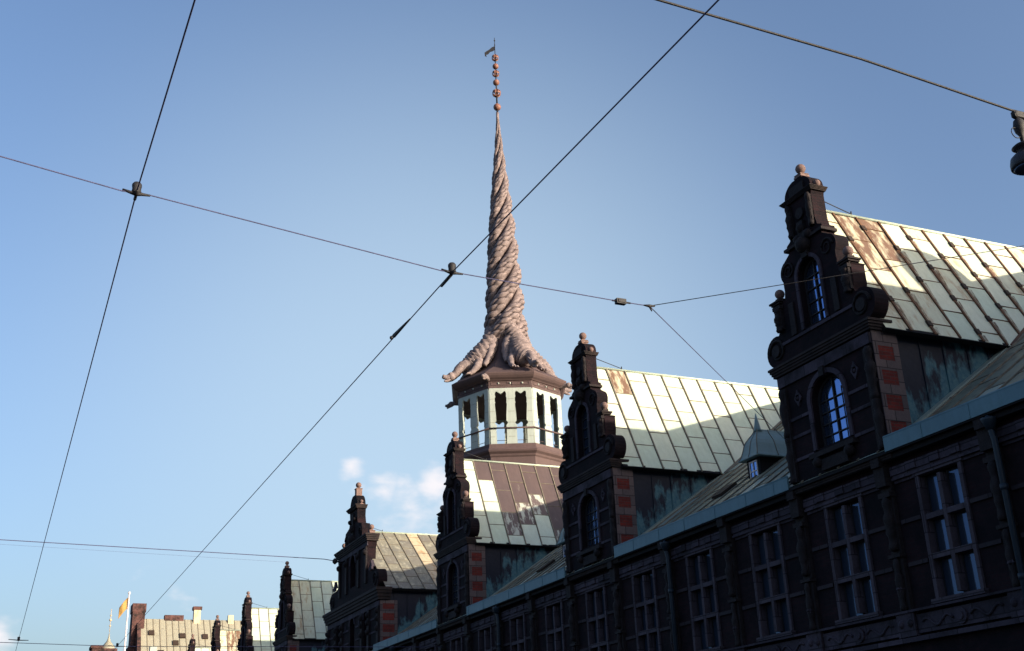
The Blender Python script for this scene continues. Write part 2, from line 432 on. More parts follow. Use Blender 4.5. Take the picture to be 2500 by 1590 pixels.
# ---- windows: stone cross frame with six lights
def make_window():
    f = MB()
    f.box(-.06, .32, -WW-.05, -WW+.05, ZB-.02, ZT+.03); f.box(-.06, .32, WW-.05, WW+.05, ZB-.02, ZT+.03)
    f.box(-.05, .30, -.055, .055, ZB+.05, ZT-.05)
    f.box(-.08, .32, -WW-.1, WW+.1, ZT+.03, ZT+.10); f.box(-.14, .32, -WW-.12, WW+.12, ZB-.12, ZB-.02)
    for z in (6.84, 5.97): 
        f.box(-.045, .29, -WW+.05, -.055, z-.06, z+.06); f.box(-.045, .29, .055, WW-.05, z-.06, z+.06)
    o = f.build('window', M['jamb'], bld)
    p = MB(); b = MB()
    zs = [(ZB, 5.91), (6.03, 6.78), (6.90, ZT)]
    for a, c in zs:
        for y0, y1 in ((-WW+.05, -.055), (.055, WW-.05)):
            tl = rr.uniform(-.003, .003)
            p.add([(.168+tl,y0-.03,a-.05),(.168-tl,y1+.03,a-.05),(.168-tl,y1+.03,c+.05),(.168+tl,y0-.03,c+.05)], [(0,3,2,1)])
            m = (a+c)/2
            b.box(.145, .162, y0, y0+.03, a, c); b.box(.145, .162, y1-.03, y1, a, c)
            pass
    b.m = [1]*len(b.m); p.merge(b); p.build('pane', [M['glassd'], M['iron']], o)
    return o
w0 = make_window()
for k, c in enumerate(wins):
    o = w0 if k == 0 else copy_tree(w0, bld)
    o.location = Vector((0, c, 0)) + OFF
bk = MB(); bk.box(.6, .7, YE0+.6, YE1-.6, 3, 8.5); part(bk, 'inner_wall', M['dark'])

# ------------------------------------------------------------------ copper sheet roofs in panels
def clip(poly, a, b, c):
    """keep a*u+b*v<=c"""
    out = []
    for i in range(len(poly)):
        p, q = poly[i], poly[(i+1) % len(poly)]
        dp, dq = a*p[0]+b*p[1]-c, a*q[0]+b*q[1]-c
        if dp <= 0: out.append(p)
        if (dp < 0 < dq) or (dq < 0 < dp):
            t = dp/(dp-dq); out.append((p[0]+(q[0]-p[0])*t, p[1]+(q[1]-p[1])*t))
    return out
def seg_clip(p, q, a, b, c):
    dp, dq = a*p[0]+b*p[1]-c, a*q[0]+b*q[1]-c
    if dp > 0 and dq > 0: return None
    if dp > 0: t = dp/(dp-dq); p = (p[0]+(q[0]-p[0])*t, p[1]+(q[1]-p[1])*t)
    elif dq > 0: t = dp/(dp-dq); q = (p[0]+(q[0]-p[0])*t, p[1]+(q[1]-p[1])*t)
    return p, q
def sheet(u0, u1, v1, pos, nrm, du, dv, cuts, pick, rnd, seamw=.045, seamh=.05, phase=0., sag=0.012):
    """u across, v down the slope (0 = ridge).  returns (panels, seams, clips)"""
    P = MB(); S = MB(); K = MB()
    n = int(math.ceil((u1-u0)/du))
    for i in range(n):
        a, b = u0+i*du, min(u0+(i+1)*du, u1)
        off = (.5*(i % 2) + .12*rnd.random())*dv + phase
        vs = [0]; v = dv*.35 + off
        while v < v1-.15: vs.append(v); v += dv*(1+rnd.uniform(-.06,.06))
        vs.append(v1)
        for j in range(len(vs)-1):
            # small quads so the sheet can sag a little between its seams
            nu, nv = 3, 3
            tilt = rnd.uniform(-.006,.006); tv = rnd.uniform(-.006,.006); mi = pick(i, j, (a+b)/2, (vs[j]+vs[j+1])/2)
            for ia in range(nu):
                for jb in range(nv):
                    q = [(a+(b-a)*x/nu, vs[j]+(vs[j+1]-vs[j])*z/nv) for x, z in ((ia,jb),(ia+1,jb),(ia+1,jb+1),(ia,jb+1))]
                    for c in cuts: q = clip(q, *c) if q else q
                    if len(q) < 3: continue
                    pts = []
                    for (x, z) in q:
                        fu = (x-a)/(b-a); fv = (z-vs[j])/(vs[j+1]-vs[j])
                        h = .006 + sag*math.sin(PI*fu)*(.6+.4*math.sin(PI*fv)) + tilt*(fu-.5)*2 + tv*(fv-.5)*2
                        pts.append(tuple(pos(x, z) + nrm*h))
                    P.add(pts, [tuple(range(len(pts)))], mi, True)
            if j:
                r = ((a+.02, vs[j]), (b-.02, vs[j]))
                for c in cuts: r = seg_clip(*r, *c) if r else None
                if r and abs(r[0][0]-r[1][0]) > .05: S.bar(pos(*r[0])+nrm*.012, pos(*r[1])+nrm*.012, .022, .03, nrm, 1)
                if i and rnd.random() < .95:
                    K.v and None
                    q = (a, vs[j])
                    if all(c[0]*q[0]+c[1]*q[1] <= c[2]-.1 for c in cuts): K.bar(pos(a, vs[j]-.05)+nrm*.03, pos(a, vs[j]+.14)+nrm*.03, .13, .07, nrm)
        if i:
            r = ((a, 0), (a, v1))
            for c in cuts: r = seg_clip(*r, *c) if r else None
            if r and abs(r[0][1]-r[1][1]) > .05: S.bar(pos(*r[0])+nrm*.02, pos(*r[1])+nrm*.02, seamw, seamh, nrm)
    return P, S, K

# main roof slopes
def pos_main(u, v):    # u = Y, v down from ridge
    d = Vector((-XR, 0, -(ZR-8.70))).normalized(); return Vector((XR, u, ZR)) + d*v
Lm = math.hypot(XR+.25, ZR-8.53)
nm = Vector((-(ZR-8.70), 0, XR)).normalized()
rnd = random.Random(11)
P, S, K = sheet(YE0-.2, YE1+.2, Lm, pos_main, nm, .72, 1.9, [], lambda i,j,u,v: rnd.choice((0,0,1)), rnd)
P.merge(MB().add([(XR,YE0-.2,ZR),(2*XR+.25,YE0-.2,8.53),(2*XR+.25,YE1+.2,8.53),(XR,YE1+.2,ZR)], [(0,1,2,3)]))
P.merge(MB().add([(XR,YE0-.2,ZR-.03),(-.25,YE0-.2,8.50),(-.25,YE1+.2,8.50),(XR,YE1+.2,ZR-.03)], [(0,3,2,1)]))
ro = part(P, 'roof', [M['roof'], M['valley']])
so = S.build('roof_seam', [M['seam'], M['seam']], ro)
rd = MB(); rd.tube([(XR, YE0-.2, ZR+.03), (XR, YE1+.2, ZR+.03)], .09, 8); rd.build('ridge_roll', M['roof'], ro)
# ridge ventilator near the street end (its shadow falls on the nearest dormer roof)
vt = MB(); vt.lathe([(.98,-.9),(.96,.35),(.93,.75),(.80,1.12),(.56,1.38),(.25,1.52),(.02,1.56)], (XR, 10.75, ZR), 20)
part(vt, 'ridge_ventilator', M['turret'])

# gutters between the dormers
gut = []
hw = [1.83]*9; hw[4] = 5.05
prev = YE0-.3
for c, h in list(zip(YC, hw)) + [(YE1+.3, 0)]:
    g = MB(); a, b = prev, c-h
    g.box(-.36, -.31, a+.005, b-.005, 8.46, 8.80); g.box(-.31, -.2, a+.005, b-.005, 8.505, 8.55)
    k = a+.6
    while k < b: g.box(-.372, -.36, k, k+.02, 8.46, 8.80); k += rr.uniform(1.2,1.7)
    g.tube([(-.335, a+.01, 8.80), (-.335, b-.01, 8.80)], .035, 6)
    part(g, 'gutter', M['gutter']); prev = c+h
# downpipes
for c in YC:
    y0 = c-4.9
    if y0 < YE0 or (c == YC[4]): 
        if c != YC[4]: continue
        y0 = c - 8.1
    d = MB(); d.tube([(-.28,y0,8.4),(-.3,y0,8.15),(-.24,y0,7.9),(-.24,y0,.3)], .065, 10)
    for z in (6.9, 5.1, 3.2, 1.4): d.lathe([(.085,-.06),(.085,.06)], (-.24,y0,z), 10)
    d.lathe([(.08,-.25),(.16,-.05),(.17,.0)], (-.29,y0,8.35), 10)
    part(d, 'downpipe', M['pipe'])
# skylights in the main roof
for c in YC[1:]:
    if c in (YC[4], YC[5]): continue
    yk = c-7.4 if False else c-5.3
    sk = MB()
    p0 = Vector((1.5, yk, zroof(1.5))); dr = Vector((XR,0,ZR-8.70)).normalized()
    for w_, h_, t_ in ((.5,.75,.12),):
        A = p0; B = p0 + dr*h_
        sk.bar(A+nm*.05, B+nm*.05, w_, t_, nm)
    part(sk, 'skylight', M['clip'])

# ---- small ogee-capped roof turret between dormers
def make_turret():
    X0, ze = 2.0, 10.74; h = .47
    bd = MB(); bd.box(X0+.12, 3.2, -.33, .33, 9.6, ze-.02)
    o = bd.build('roof_turret', M['dark'], bld)
    fr = MB(); fr.box(X0+.09, X0+.12, -.2, .2, ze-.72, ze-.68); fr.box(X0+.09, X0+.12, -.2, .2, ze-.14, ze-.10)
    for yy in (-.2, -.01, .17): fr.box(X0+.09, X0+.12, yy, yy+.03, ze-.68, ze-.14)
    fr.box(X0+.092, X0+.118, -.17, .17, ze-.43, ze-.40)
    pn = MB(); pn.add([(X0+.115,-.18,ze-.69),(X0+.115,.18,ze-.69),(X0+.115,.18,ze-.12),(X0+.115,-.18,ze-.12)], [(0,3,2,1)])
    pn.build('pane', M['glass'], o); fr.build('window_frame', M['white'], o)
    # ogee roof: rings of rounded squares, ridge running back
    cp_ = MB(); prof = [(0,1.0),(.10,.90),(.26,.80),(.42,.72),(.55,.62),(.67,.45),(.77,.29),(.86,.19),(.93,.16)]
    rings = []
    for z, k in prof:
        x0 = X0+.42-.47*k; x1 = 3.1+1.65*z
        rings.append([(x0,-h*k,ze+z),(x0,h*k,ze+z),(x1,h*k,ze+z),(x1,-h*k,ze+z)])
    vs = [p for r in rings for p in r]; fs = [(0,1,2,3)]
    for j in range(len(rings)-1):
        for k in range(4): fs.append((j*4+k, j*4+4+k, j*4+4+(k+1)%4, j*4+(k+1)%4))
    cp_.add(vs, fs)
    cp_.lathe([(.14,.86),(.11,.95),(.06,1.2),(.012,1.46)], (X0+.42,0,ze), 8)
    cp_.box(X0-.08, 3.1, -h-.04, h+.04, ze-.03, ze-.002)
    for sgn in (-1, 1):
        cp_.tube([(X0+.42-.47*k, sgn*h*k, ze+z+.005) for z, k in prof], .018, 5, 1)
        cp_.tube([(X0+.75, sgn*(h*k+.005), ze+z+.005) for z, k in prof], .014, 5, 1)
    cp_.tube([(X0+.42-.475*k, 0, ze+z) for z, k in prof], .014, 5, 1)
    cp_.build('cap', [M['turret'], M['seam']], o)
    return o
t0 = make_turret(); k = 0
for i in range(8):
    if i in (3, 4): continue
    c = (YC[i]+YC[i+1])/2
    o = t0 if k == 0 else copy_tree(t0, bld); k += 1
    o.location = Vector((0, c, 0)) + OFF

# ------------------------------------------------------------------ dormer gables
def scroll(mb, cy, cz, r, x, sgn=1, mi=0, turns=1.6, a0=0.):
    pts = [(x, cy + sgn*r*(1-t*.75)*math.cos(a0+t*turns*2*PI), cz + r*(1-t*.75)*math.sin(a0+t*turns*2*PI)) for t in np.linspace(0,1,26)]
    mb.tube(pts, [.05*(1-.5*t)*r/.4 for t in np.linspace(0,1,26)], 6, mi)
def rosette(mb, cy, cz, x, r=.17, mi=0):
    mb.prism([(cy-r*.8,cz),(cy,cz-r*1.35),(cy+r*.8,cz),(cy,cz+r*1.35)], x-.04, x, [circle(cy,cz,r*.5,10)], mi)
    mb.ball((x-.01, cy, cz), r*.3, 8, mi)
def mirror(h): return [(-y, z) for y, z in reversed(h)]

FX = -.2                                     # front plane of the gables
def gable_small():
    """origin at the gable's centre line, world x and z"""
    T = .42
    half = [(1.83,8.5),(1.83,11.62)]
    upper = [(1.50,11.62),(1.52,11.75)] + circle(1.74,12.22,.44,14,-PI*.62,PI*.62) + [(1.52,12.72),(1.56,12.9),(1.56,13.38),(1.60,13.42),
             (1.12,13.5),(1.08,13.72)] + circle(.82,14.2,.34,10,-.65,1.25) + [(.70,14.66),(.70,14.72),(.76,14.78),(.74,14.90),(.58,14.98),(.53,15.2),(.52,15.9),(.55,16.02)]
    dome = [(.55,16.10),(.56,16.2)] + circle(0,16.20,.555,12,.05,PI/2-.3,sq=.72)
    low = [( -1.83,8.5),(1.83,8.5),(1.83,11.62),(-1.83,11.62)]
    W1 = arch(-.62,.62,9.22,10.42,12,.92); W2 = arch(-.40,.46,12.42,13.82,10)
    g = MB()
    g.prism(low, FX, FX+T, [W1])
    up = [(-y,z) for y,z in upper]
    loop = upper + dome + [(-y,z) for y,z in reversed(dome)] + list(reversed(up))
    loop = [p for i,p in enumerate(loop) if i == 0 or (abs(p[0]-loop[i-1][0])+abs(p[1]-loop[i-1][1])) > 1e-4]
    g.prism(loop, FX, FX+T, [W2])
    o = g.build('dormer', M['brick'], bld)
    # return pilasters: stone quoins with red brick insets on the cheeks
    q = MB()
    for sg in (-1, 1):
        y0, y1 = (-1.85,-1.55) if sg < 0 else (1.55,1.85)
        q.box(FX+T, .56, min(y0,y1), max(y0,y1), 8.75, 11.5)
        ys = (-1.87,-1.85) if sg < 0 else (1.85,1.87)
        for a, b in ((8.75,8.86),(9.23,9.50),(9.88,10.14),(10.50,10.76),(11.12,11.5)):
            q.box(FX-.0, .565, ys[0], ys[1], a, b)
        for a, b in ((8.86,9.23),(9.50,9.88),(10.14,10.50),(10.76,11.12)):
            q.box(FX, FX+.13, ys[0], ys[1], a, b); q.box(.40, .565, ys[0], ys[1], a, b)
    build_each(q, 'quoins', M['pale'], o)
    rb = MB()
    for a, b in ((8.86,9.23),(9.50,9.88),(10.14,10.50),(10.76,11.12)):
        for ys in ((-1.862,-1.852),(1.852,1.862)): rb.box(FX+.13, .40, ys[0], ys[1], a, b)
    build_each(rb, 'brick_inset', M['red'], o)
    # stone trim on the front
    t = MB()
    t.box(FX-.06, FX, -1.83, 1.83, 11.18, 11.46)
    for z in (9.75, 10.22, 9.15):
        for a, b in ((-1.72,-.78),(.78,1.72)): t.box(FX-.035, FX, a, b, z-.04, z+.04)
    ring = lambda c, z, r0, r1, sq=1.: [(c+r1*math.cos(PI*k/14), z+r1*sq*math.sin(PI*k/14)) for k in range(15)] + [(c+r0*math.cos(PI*k/14), z+r0*sq*math.sin(PI*k/14)) for k in range(14,-1,-1)]
    t.prism(ring(0,10.42,.63,.76,.95), FX-.06, FX)
    for sg in (-1,1): t.box(FX-.05, FX, sg*.695-.065, sg*.695+.065, 9.2, 10.42)
    t.prism(ring(.03,13.82,.44,.54), FX-.05, FX)
    for a in (-.46,.52): t.box(FX-.045, FX, a-.05, a+.05, 12.4, 13.82)
    t.box(FX-.04, FX, -1.45, 1.45, 12.28, 12.36)
    for sg in (-1, 1): rosette(t, sg*1.12, 10.72, FX, .17)
    build_each(t, 'stone_trim', M['frieze'], o)
    # carved ornament
    k = MB()
    for sg in (-1, 1):
        scroll(k, sg*1.70, 12.22, .34, FX-.02, sg); scroll(k, sg*.80, 14.2, .25, FX-.02, sg)
        k.prism(circle(sg*1.72,12.22,.17,12), FX-.07, FX); 
        # tier pilasters
        k.box(FX-.09, FX, sg*1.40-.13, sg*1.40+.13, 12.72, 13.4); k.box(FX-.12, FX, sg*1.40-.16, sg*1.40+.16, 13.3, 13.4)
        herm(k, FX-.09, sg*1.40, 12.66, 13.32, .12, 13+sg)
        k.box(FX-.07, FX, sg*.42-.09, sg*.42+.09, 15.0, 15.9); 
        herm(k, FX-.06, sg*.43, 15.0, 15.95, .10, 23+sg)
        # corner herms below the great cornice
        herm(k, FX-.05, sg*1.70, 8.6, 9.85, .12, 5+sg); herm(k, FX-.05, sg*1.70, 9.8, 11.12, .14, 9+sg)
        k.box(FX-.08, FX, sg*1.66-.12, sg*1.66+.12, 8.6, 11.1)
        k.box(FX-.05, FX, sg*.88-.1, sg*.88+.1, 12.4, 13.3)
    k.ball((FX-.05, 0, 14.62), .24, 12); k.ball((FX-.04, .2, 14.85), .14, 10); k.ball((FX-.04, -.22, 14.85), .14, 10); k.ball((FX-.04, 0, 15.1), .15, 10)
    k.box(FX-.10, FX, -.12, .12, 14.25, 15.3); k.box(FX-.05, FX, -.30, .30, 16.15, 16.4); k.prism(circle(0,15.55,.16,12), FX-.06, FX)
    k.box(FX-.12, FX, -.09, .09, 10.95, 11.2)
    k.box(FX-.16, FX, -.85, .85, 8.98, 9.1)
    for a in (-.6,.6): k.ball((FX-.1, a, 8.86), .14, 8)
    k.box(FX-.10, FX, -.5, .5, 8.62, 8.9)
    build_each(k, 'carving', M['carve'], o)
    # cornices
    c = MB()
    def corn(z0, z1, hw_, pr, x1=FX+T):
        n = 4
        for i in range(n):
            a = i/n; b = (i+1)/n; e = pr*(.35+.65*b)
            c.box(FX-e, x1+e*.4, -hw_-e, hw_+e, z0+(z1-z0)*a+.001*i, z0+(z1-z0)*b)
    corn(11.50,11.76,1.84,.18, .30); corn(8.32,8.50,1.84,.12,.0)
    corn(16.0,16.10,.54,.13)
    for sg in (-1, 1):
        for (zz, e) in ((13.40,.06),(13.45,.16),(13.50,.24)):
            c.box(FX-.02-e*.5, FX+.22+e*.25, sg*1.43-.10-e*.5, sg*1.43+.10+e*.5, zz, zz+.048)
        c.box(FX+.0, FX+.20, sg*1.43-.09, sg*1.43+.09, 13.55, 13.66)
    c.box(FX-.08, FX+T+.02, -.8, .8, 14.72, 14.80)
    build_each(c, 'cornice', M['cornice'], o)
    # finials
    def fin(y, z, r, ped=None):
        b = MB()
        if ped:
            w_, h_ = ped; b.box(FX+.2-w_*1.25, FX+.2+w_*1.25, y-w_*1.25, y+w_*1.25, z-r-.15, z-r-.10)
            b.box(FX+.2-w_, FX+.2+w_, y-w_, y+w_, z-r-h_, z-r-.09)
            b.lathe([(w_*1.5,-.09),(w_*1.7,-.05),(w_*.8,-.03),(r*.45,.02)], (FX+.2, y, z-r), 4, rot=PI/4, smooth=False)
        else: b.lathe([(r*.75,-.03),(r*.4,.03)], (FX+(.2 if abs(y) < 1 else .1),y,z-r), 10)
        b.ball((FX+(.2 if abs(y) < 1 else .1), y, z), r, 18)
        b.build('finial', M['finial'] if 'finial' in M else M['pale'], o)
    fin(-.03, 16.93, .14, (.12,.20)); fin(.57,16.21,.10); fin(-.57,16.21,.10)
    for sg in (-1,1): fin(sg*1.43, 13.80, .135)
    # windows
    gl = MB(); fr = MB()
    for (y0,y1,z0,zs,sq) in ((-.62,.62,9.22,10.42,.92),(-.40,.46,12.42,13.82,1.)):
        lp = arch(y0,y1,z0,zs,12,sq); cy = (y0+y1)/2
        x = FX+.23
        gl.add([(x, p[0], p[1]) for p in lp], [tuple(range(len(lp)-1,-1,-1))])
        inner = [(cy+(p[0]-cy)*.9, z0+.05+(p[1]-z0-.05)*.965) for p in lp]
        fr.prism(lp, x-.05, x-.01, [inner])
        zt = zs+(y1-y0)/2*sq
        fr.box(x-.045, x-.012, cy-.02, cy+.02, z0+.04, zt-.04)
        nb = 5
        for i in range(1, nb):
            z = z0+(zs-z0)*i/(nb-1)
            fr.box(x-.043, x-.014, y0+.03, cy-.02, z-.013, z+.013); fr.box(x-.043, x-.014, cy+.02, y1-.03, z-.013, z+.013)
        if sq < 1:
            for yy in (cy-.31, cy+.31): fr.box(x-.041, x-.015, yy-.01, yy+.01, z0+.04, zs+.2)
    build_each(gl, 'pane', M['glass'], o); build_each(fr, 'window_frame', M['iron'], o)
    return o
M['finial'] = speckle('finial_stone', (.22,.14,.125), (.13,.085,.08), 6., .8)

ZD, ZE = 15.74, 11.52                        # dormer ridge / eave
def dormer_roof(o, w, zd, ze, seed, mats, pick, du=.78, dv=1.25, seam='seam', clips=False, x0=.1, cheek=True, cw=1.75):
    """roof, seams, cheeks of one dormer, parented to o (local y across, world x, z)"""
    Ls = math.hypot(w, zd-ze)
    rn = random.Random(seed)
    allP, allS, allK = MB(), MB(), MB()
    xe = xroof(ze); xd = xroof(zd) if zd < ZR else XR
    # valley line: x <= xd + (xe-xd)*v/Ls
    cut = (1., -(xe-xd)/Ls, xd)
    for sg in (-1, 1):
        d = Vector((0, sg*w, ze-zd)).normalized()
        nr = Vector((0, sg*(zd-ze), w)).normalized()
        pos = lambda u, v, d=d: Vector((u, 0, zd)) + d*v
        P, S, K = sheet(x0, xd, Ls, pos, nr, du, dv, [cut], pick, rn, seamw=.045 if seam == 'seam' else .06)
        if sg < 0: P.f = [f for f in P.f]
        allP.merge(P); allS.merge(S); allK.merge(K)
        # underside board and dark eave
        allP.add([tuple(pos(x0,0)-nr*.03), tuple(pos(xd,0)-nr*.03), tuple(pos(xe,Ls)-nr*.03), tuple(pos(x0,Ls)-nr*.03)], [(0,1,2,3)], 8)
        allP.bar(pos(x0, Ls-.02)-nr*.06, pos(xe+.15, Ls-.02)-nr*.06, .10, .14, nr, 8)
        # valley flashing, lies on the main roof side
        a = pos(xd,0)+nr*.03; b = pos(xe,Ls)+nr*.03
        n2 = (nr+nm).normalized()
        allS.bar(a, b, .09, .06, n2, 0)
    allS.tube([(x0-.02,0,zd+.03),(xd,0,zd+.03)], .05, 8, 2)
    r = allP.build('dormer_roof', mats, o)
    s_ = M[seam]
    allS.merge(MB()); so_ = allS.build('roof_seam', [s_, s_, mats[0]], o)
    if clips: build_each(allK, 'seam_clip', M['clip'], o)
    if clips:
        # rust run down the sheet from the clips: thin films on the copper
        st_ = MB(); q = random.Random(3)
        for sg in (-1,):
            d = Vector((0, sg*w, ze-zd)).normalized(); nr = Vector((0, sg*(zd-ze), w)).normalized()
            for (a, b, _, _) in allK.pc:
                c = sum((Vector(v) for v in allK.v[a:b]), Vector())/(b-a)
                if c.y > 0: continue
                u, v = c.x, (Vector((c.x,c.y,c.z))-Vector((c.x,0,zd))).dot(d); ln_ = q.uniform(.8,1.6); w0 = q.uniform(.11,.20)
                pts = []
                for e in (-1, 1):
                    for t in ((0,.35,.7,1) if e < 0 else (1,.7,.35,0)):
                        pts.append((u+.02+e*w0*(1-t)**.7*.8+q.uniform(-.012,.012)+.03*(1-t), v+.1+ln_*t))
                pts = clip(clip(pts, 1., -(xe-xd)/Ls, xd-.1), 0, 1., Ls)
                if len(pts) > 2:
                    V = [tuple(Vector((p[0],0,zd))+d*p[1]+nr*.036) for p in pts]
                    st_.add(V, [tuple(range(len(V)))])
        build_each(st_, 'rust_stain', M['rust'], o, None, .0)
    if cheek:
        c = MB()
        for sg in (-1, 1):
            y = sg*cw; xb = xroof(8.9)
            loop = [(.3,8.6),(xroof(ze)+.2,ze+.05),(.3,ze+.05)]
            vs = [(p[0], y, p[1]) for p in loop]
            c.add(vs, [(0,1,2)] if sg < 0 else [(2,1,0)])
            for xx in (.62,1.35,2.1,2.9,3.6):
                zb = zroof(xx); c.bar((xx, y+sg*.015, zb-.1), (xx, y+sg*.015, ze), .03, .03, (0,1,0))
        build_each(c, 'cheek', M['cheek'], o)
    vf = MB()
    for sg in (-1,1):
        a = Vector((.35, sg*(cw+.12), zroof(.35)+.045)); b = Vector((xroof(ze)+.1, sg*(cw+.12), ze+.09))
        vf.bar(a, b, .3, .05, nm)
    build_each(vf, 'flashing', M['valley'], o)
    # iron stay from the gable to the ridge
    st = MB(); st.tube([(.22, 0, zd+.45), (1.55, 0, zd+.10)], .014, 5); st.tube([(1.55,0,zd),(1.55,0,zd+.18)], .02, 5)
    st.build('iron_stay', M['iron'], o)

cop = [M['copA'], M['copB'], M['copC'], M['copR'], M['copBr'], M['copOld'], M['copOld2'], M['copTan'], M['dark'], M['copMix'], M['copStreak']]
rp = random.Random(5)
def pickN(i,j,u,v): return rp.choice((0,0,1,2,2))
def pick1(i,j,u,v):
    if u < 2.3 and v < 2.2: return 10 if u > .8 else 3
    if u < 2.6: return 3
    return 3 if rp.random() < .12 else rp.choice((0,2,2))
def pick2(i,j,u,v):
    if i == 1 and v < 1.0: return 10
    return rp.choice((0,0,0,2,2))
def pick3(i,j,u,v):
    if i == 1 and v < .9: return 4
    if i == 1 and v < 1.0: return 9
    if 2 <= i <= 3: return 4 if v < 2.6 else (9 if v < 3.6 else 1)
    if i == 4: return 4 if v < 1.9 else (9 if v < 2.5 else 1)
    if i >= 5: return 4 if v < 3.4 else 9
    return rp.choice((0,2))
def pick4(i,j,u,v):
    if i == 4: return 7
    if i == 7 and v < .9: return 7
    return 5 if rp.random() < .6 else 6
def pick5(i,j,u,v):
    if i == 1 and v < .5: return 4
    if i <= 1: return 3
    return rp.choice((0,1,1))
dorms = {}
proto = None
picks = [pickN, pick1, pick2, pick3, None, pick5, pickN, pick1, pickN]
for i, c in enumerate(YC):
    if i == 4: continue
    if proto is None: proto = gable_small(); o = proto; kids = list(proto.children)
    else:
        o = proto.copy(); col.objects.link(o); o.parent = bld
        for ch in kids:
            d = ch.copy(); col.objects.link(d); d.parent = o
    o.location = Vector((0, c, 0)) + OFF
    dormer_roof(o, 2.05, ZD, ZE, 20+i, cop, picks[i], seam='seamR' if i in (1,) else 'seam', clips=(i == 1))

# ---- the wide centre gable
def gable_centre():
    T = .5; FXc = -.2; fx = FXc
    W1s = [arch(a-.42,a+.42,9.0,10.5,10) for a in (-2.6,-.0,2.6)]
    g = MB()
    g.prism([(-5.05,8.5),(5.05,8.5),(5.05,11.3),(-5.05,11.3)], fx, fx+T, W1s)
    up = [(4.0,11.3),(4.05,11.85)] + circle(4.25,12.38,.52,12,-PI*.5,PI*.55) + [(3.4,12.92),(3.1,13.0),(2.85,13.2),(2.7,13.7),(2.75,14.3),(2.9,14.6),
          (2.95,14.75),(2.9,15.02),(2.2,15.05),(1.75,15.1),(1.74,15.6),(1.6,15.95),(1.1,16.08),(.85,16.15),(.72,16.6),(.78,17.0)]
    dome = circle(0,17.2,.72,10,0.,PI/2-.3)
    loop = up + dome + [(-y,z) for y,z in reversed(dome)] + [(-y,z) for y,z in reversed(up)]
    g.prism(loop, fx, fx+T, [arch(-.5,.5,12.6,13.9,10)])
    o = g.build('dormer', M['brick'], bld)
    tag(o, 'widest central gable of the long building')
    t = MB(); t.box(fx-.06, fx, -5.05, 5.05, 10.85, 11.12); t.box(fx-.06, fx, -2.9, 2.9, 14.42, 14.66)
    for z in (9.6, 10.3):
        for a, b in ((-4.8,-3.3),(-1.9,-.7),(.7,1.9),(3.3,4.8)): t.box(fx-.035, fx, a, b, z-.04, z+.04)
    ring = lambda c, z, r0, r1: [(c+r1*math.cos(PI*k/12), z+r1*math.sin(PI*k/12)) for k in range(13)] + [(c+r0*math.cos(PI*k/12), z+r0*math.sin(PI*k/12)) for k in range(12,-1,-1)]
    for a in (-2.6,0,2.6): t.prism(ring(a,10.5,.43,.55), fx-.05, fx)
    t.prism(ring(0,13.9,.51,.63), fx-.05, fx)
    for sg in (-1,1): 
        rosette(t, sg*1.3, 10.4, fx, .17); t.box(fx-.10, fx, sg*3.6-.25, sg*3.6+.25, 12.95, 13.12); t.prism([(sg*3.6-.2,13.12),(sg*3.6+.2,13.12),(sg*3.6,13.5)], fx-.06, fx+.1)
    build_each(t, 'stone_trim', M['frieze'], o)
    k = MB()
    for sg in (-1,1):
        scroll(k, sg*4.2, 12.35, .42, fx-.02, sg); scroll(k, sg*1.35, 15.5, .3, fx-.02, sg)
        for yy in (4.85, 3.2, 1.95): 
            k.box(fx-.10, fx, sg*yy-.16, sg*yy+.16, 8.6, 10.85)
            for z in (10.6,10.2,9.7): k.ball((fx-.08, sg*yy, z), .17, 8)
        for yy in (2.6, 1.2): k.box(fx-.09, fx, sg*yy-.15, sg*yy+.15, 12.4, 14.4); k.ball((fx-.08, sg*yy, 14.1), .18, 8)
        k.ball((fx-.06, sg*.5, 16.4), .14, 8)
    k.ball((fx-.05,0,15.3), .3, 12); k.ball((fx-.05,0,15.9), .22, 12); k.box(fx-.08, fx, -.15,.15,15,16.8)
    build_each(k, 'carving', M['carve'], o)
    c = MB()
    for z0, z1, h_, pr in ((11.15,11.78,5.05,.3),(14.68,15.06,2.95,.25),(8.3,8.56,5.05,.15),(17.0,17.2,.8,.18)):
        for i in range(4):
            e = pr*(.3+.7*(i+1)/4); c.box(fx-e, fx+T+e*.3, -h_-e, h_+e, z0+(z1-z0)*i/4+.001*i, z0+(z1-z0)*(i+1)/4)
    build_each(c, 'cornice', M['cornice'], o)
    def fin(y, z, r, w_=.16, h_=.4):
        b = MB(); b.box(fx+.25-w_, fx+.25+w_, y-w_, y+w_, z-r-h_, z-r-.1)
        b.lathe([(w_*1.5,-.1),(w_*1.7,-.05),(w_*.8,-.03),(r*.45,.02)], (fx+.25,y,z-r), 4, rot=PI/4, smooth=False); b.ball((fx+.25,y,z), r, 16)
        b.build('finial', M['finial'], o)
    fin(-.1, 18.52, .17, .17, .5); 
    for sg in (-1,1): fin(sg*2.7, 15.5, .15, .15, .2); fin(sg*.72, 17.42, .1, .1, .15)
    gl = MB(); fr = MB(); x = fx+.38
    for (cy, r, z0, zs) in ((-2.6,.42,9.0,10.5),(0,.42,9.0,10.5),(2.6,.42,9.0,10.5),(0,.5,12.6,13.9)):
        lp = arch(cy-r,cy+r,z0,zs,10); gl.add([(x,p[0],p[1]) for p in lp], [tuple(range(len(lp)-1,-1,-1))])
        fr.box(x-.045,x-.012,cy-.02,cy+.02,z0,zs+r-.03)
        for i in range(1,5): z = z0+(zs-z0)*i/4; fr.box(x-.043,x-.014,cy-r+.02,cy-.02,z-.014,z+.014); fr.box(x-.043,x-.014,cy+.02,cy+r-.02,z-.014,z+.014)
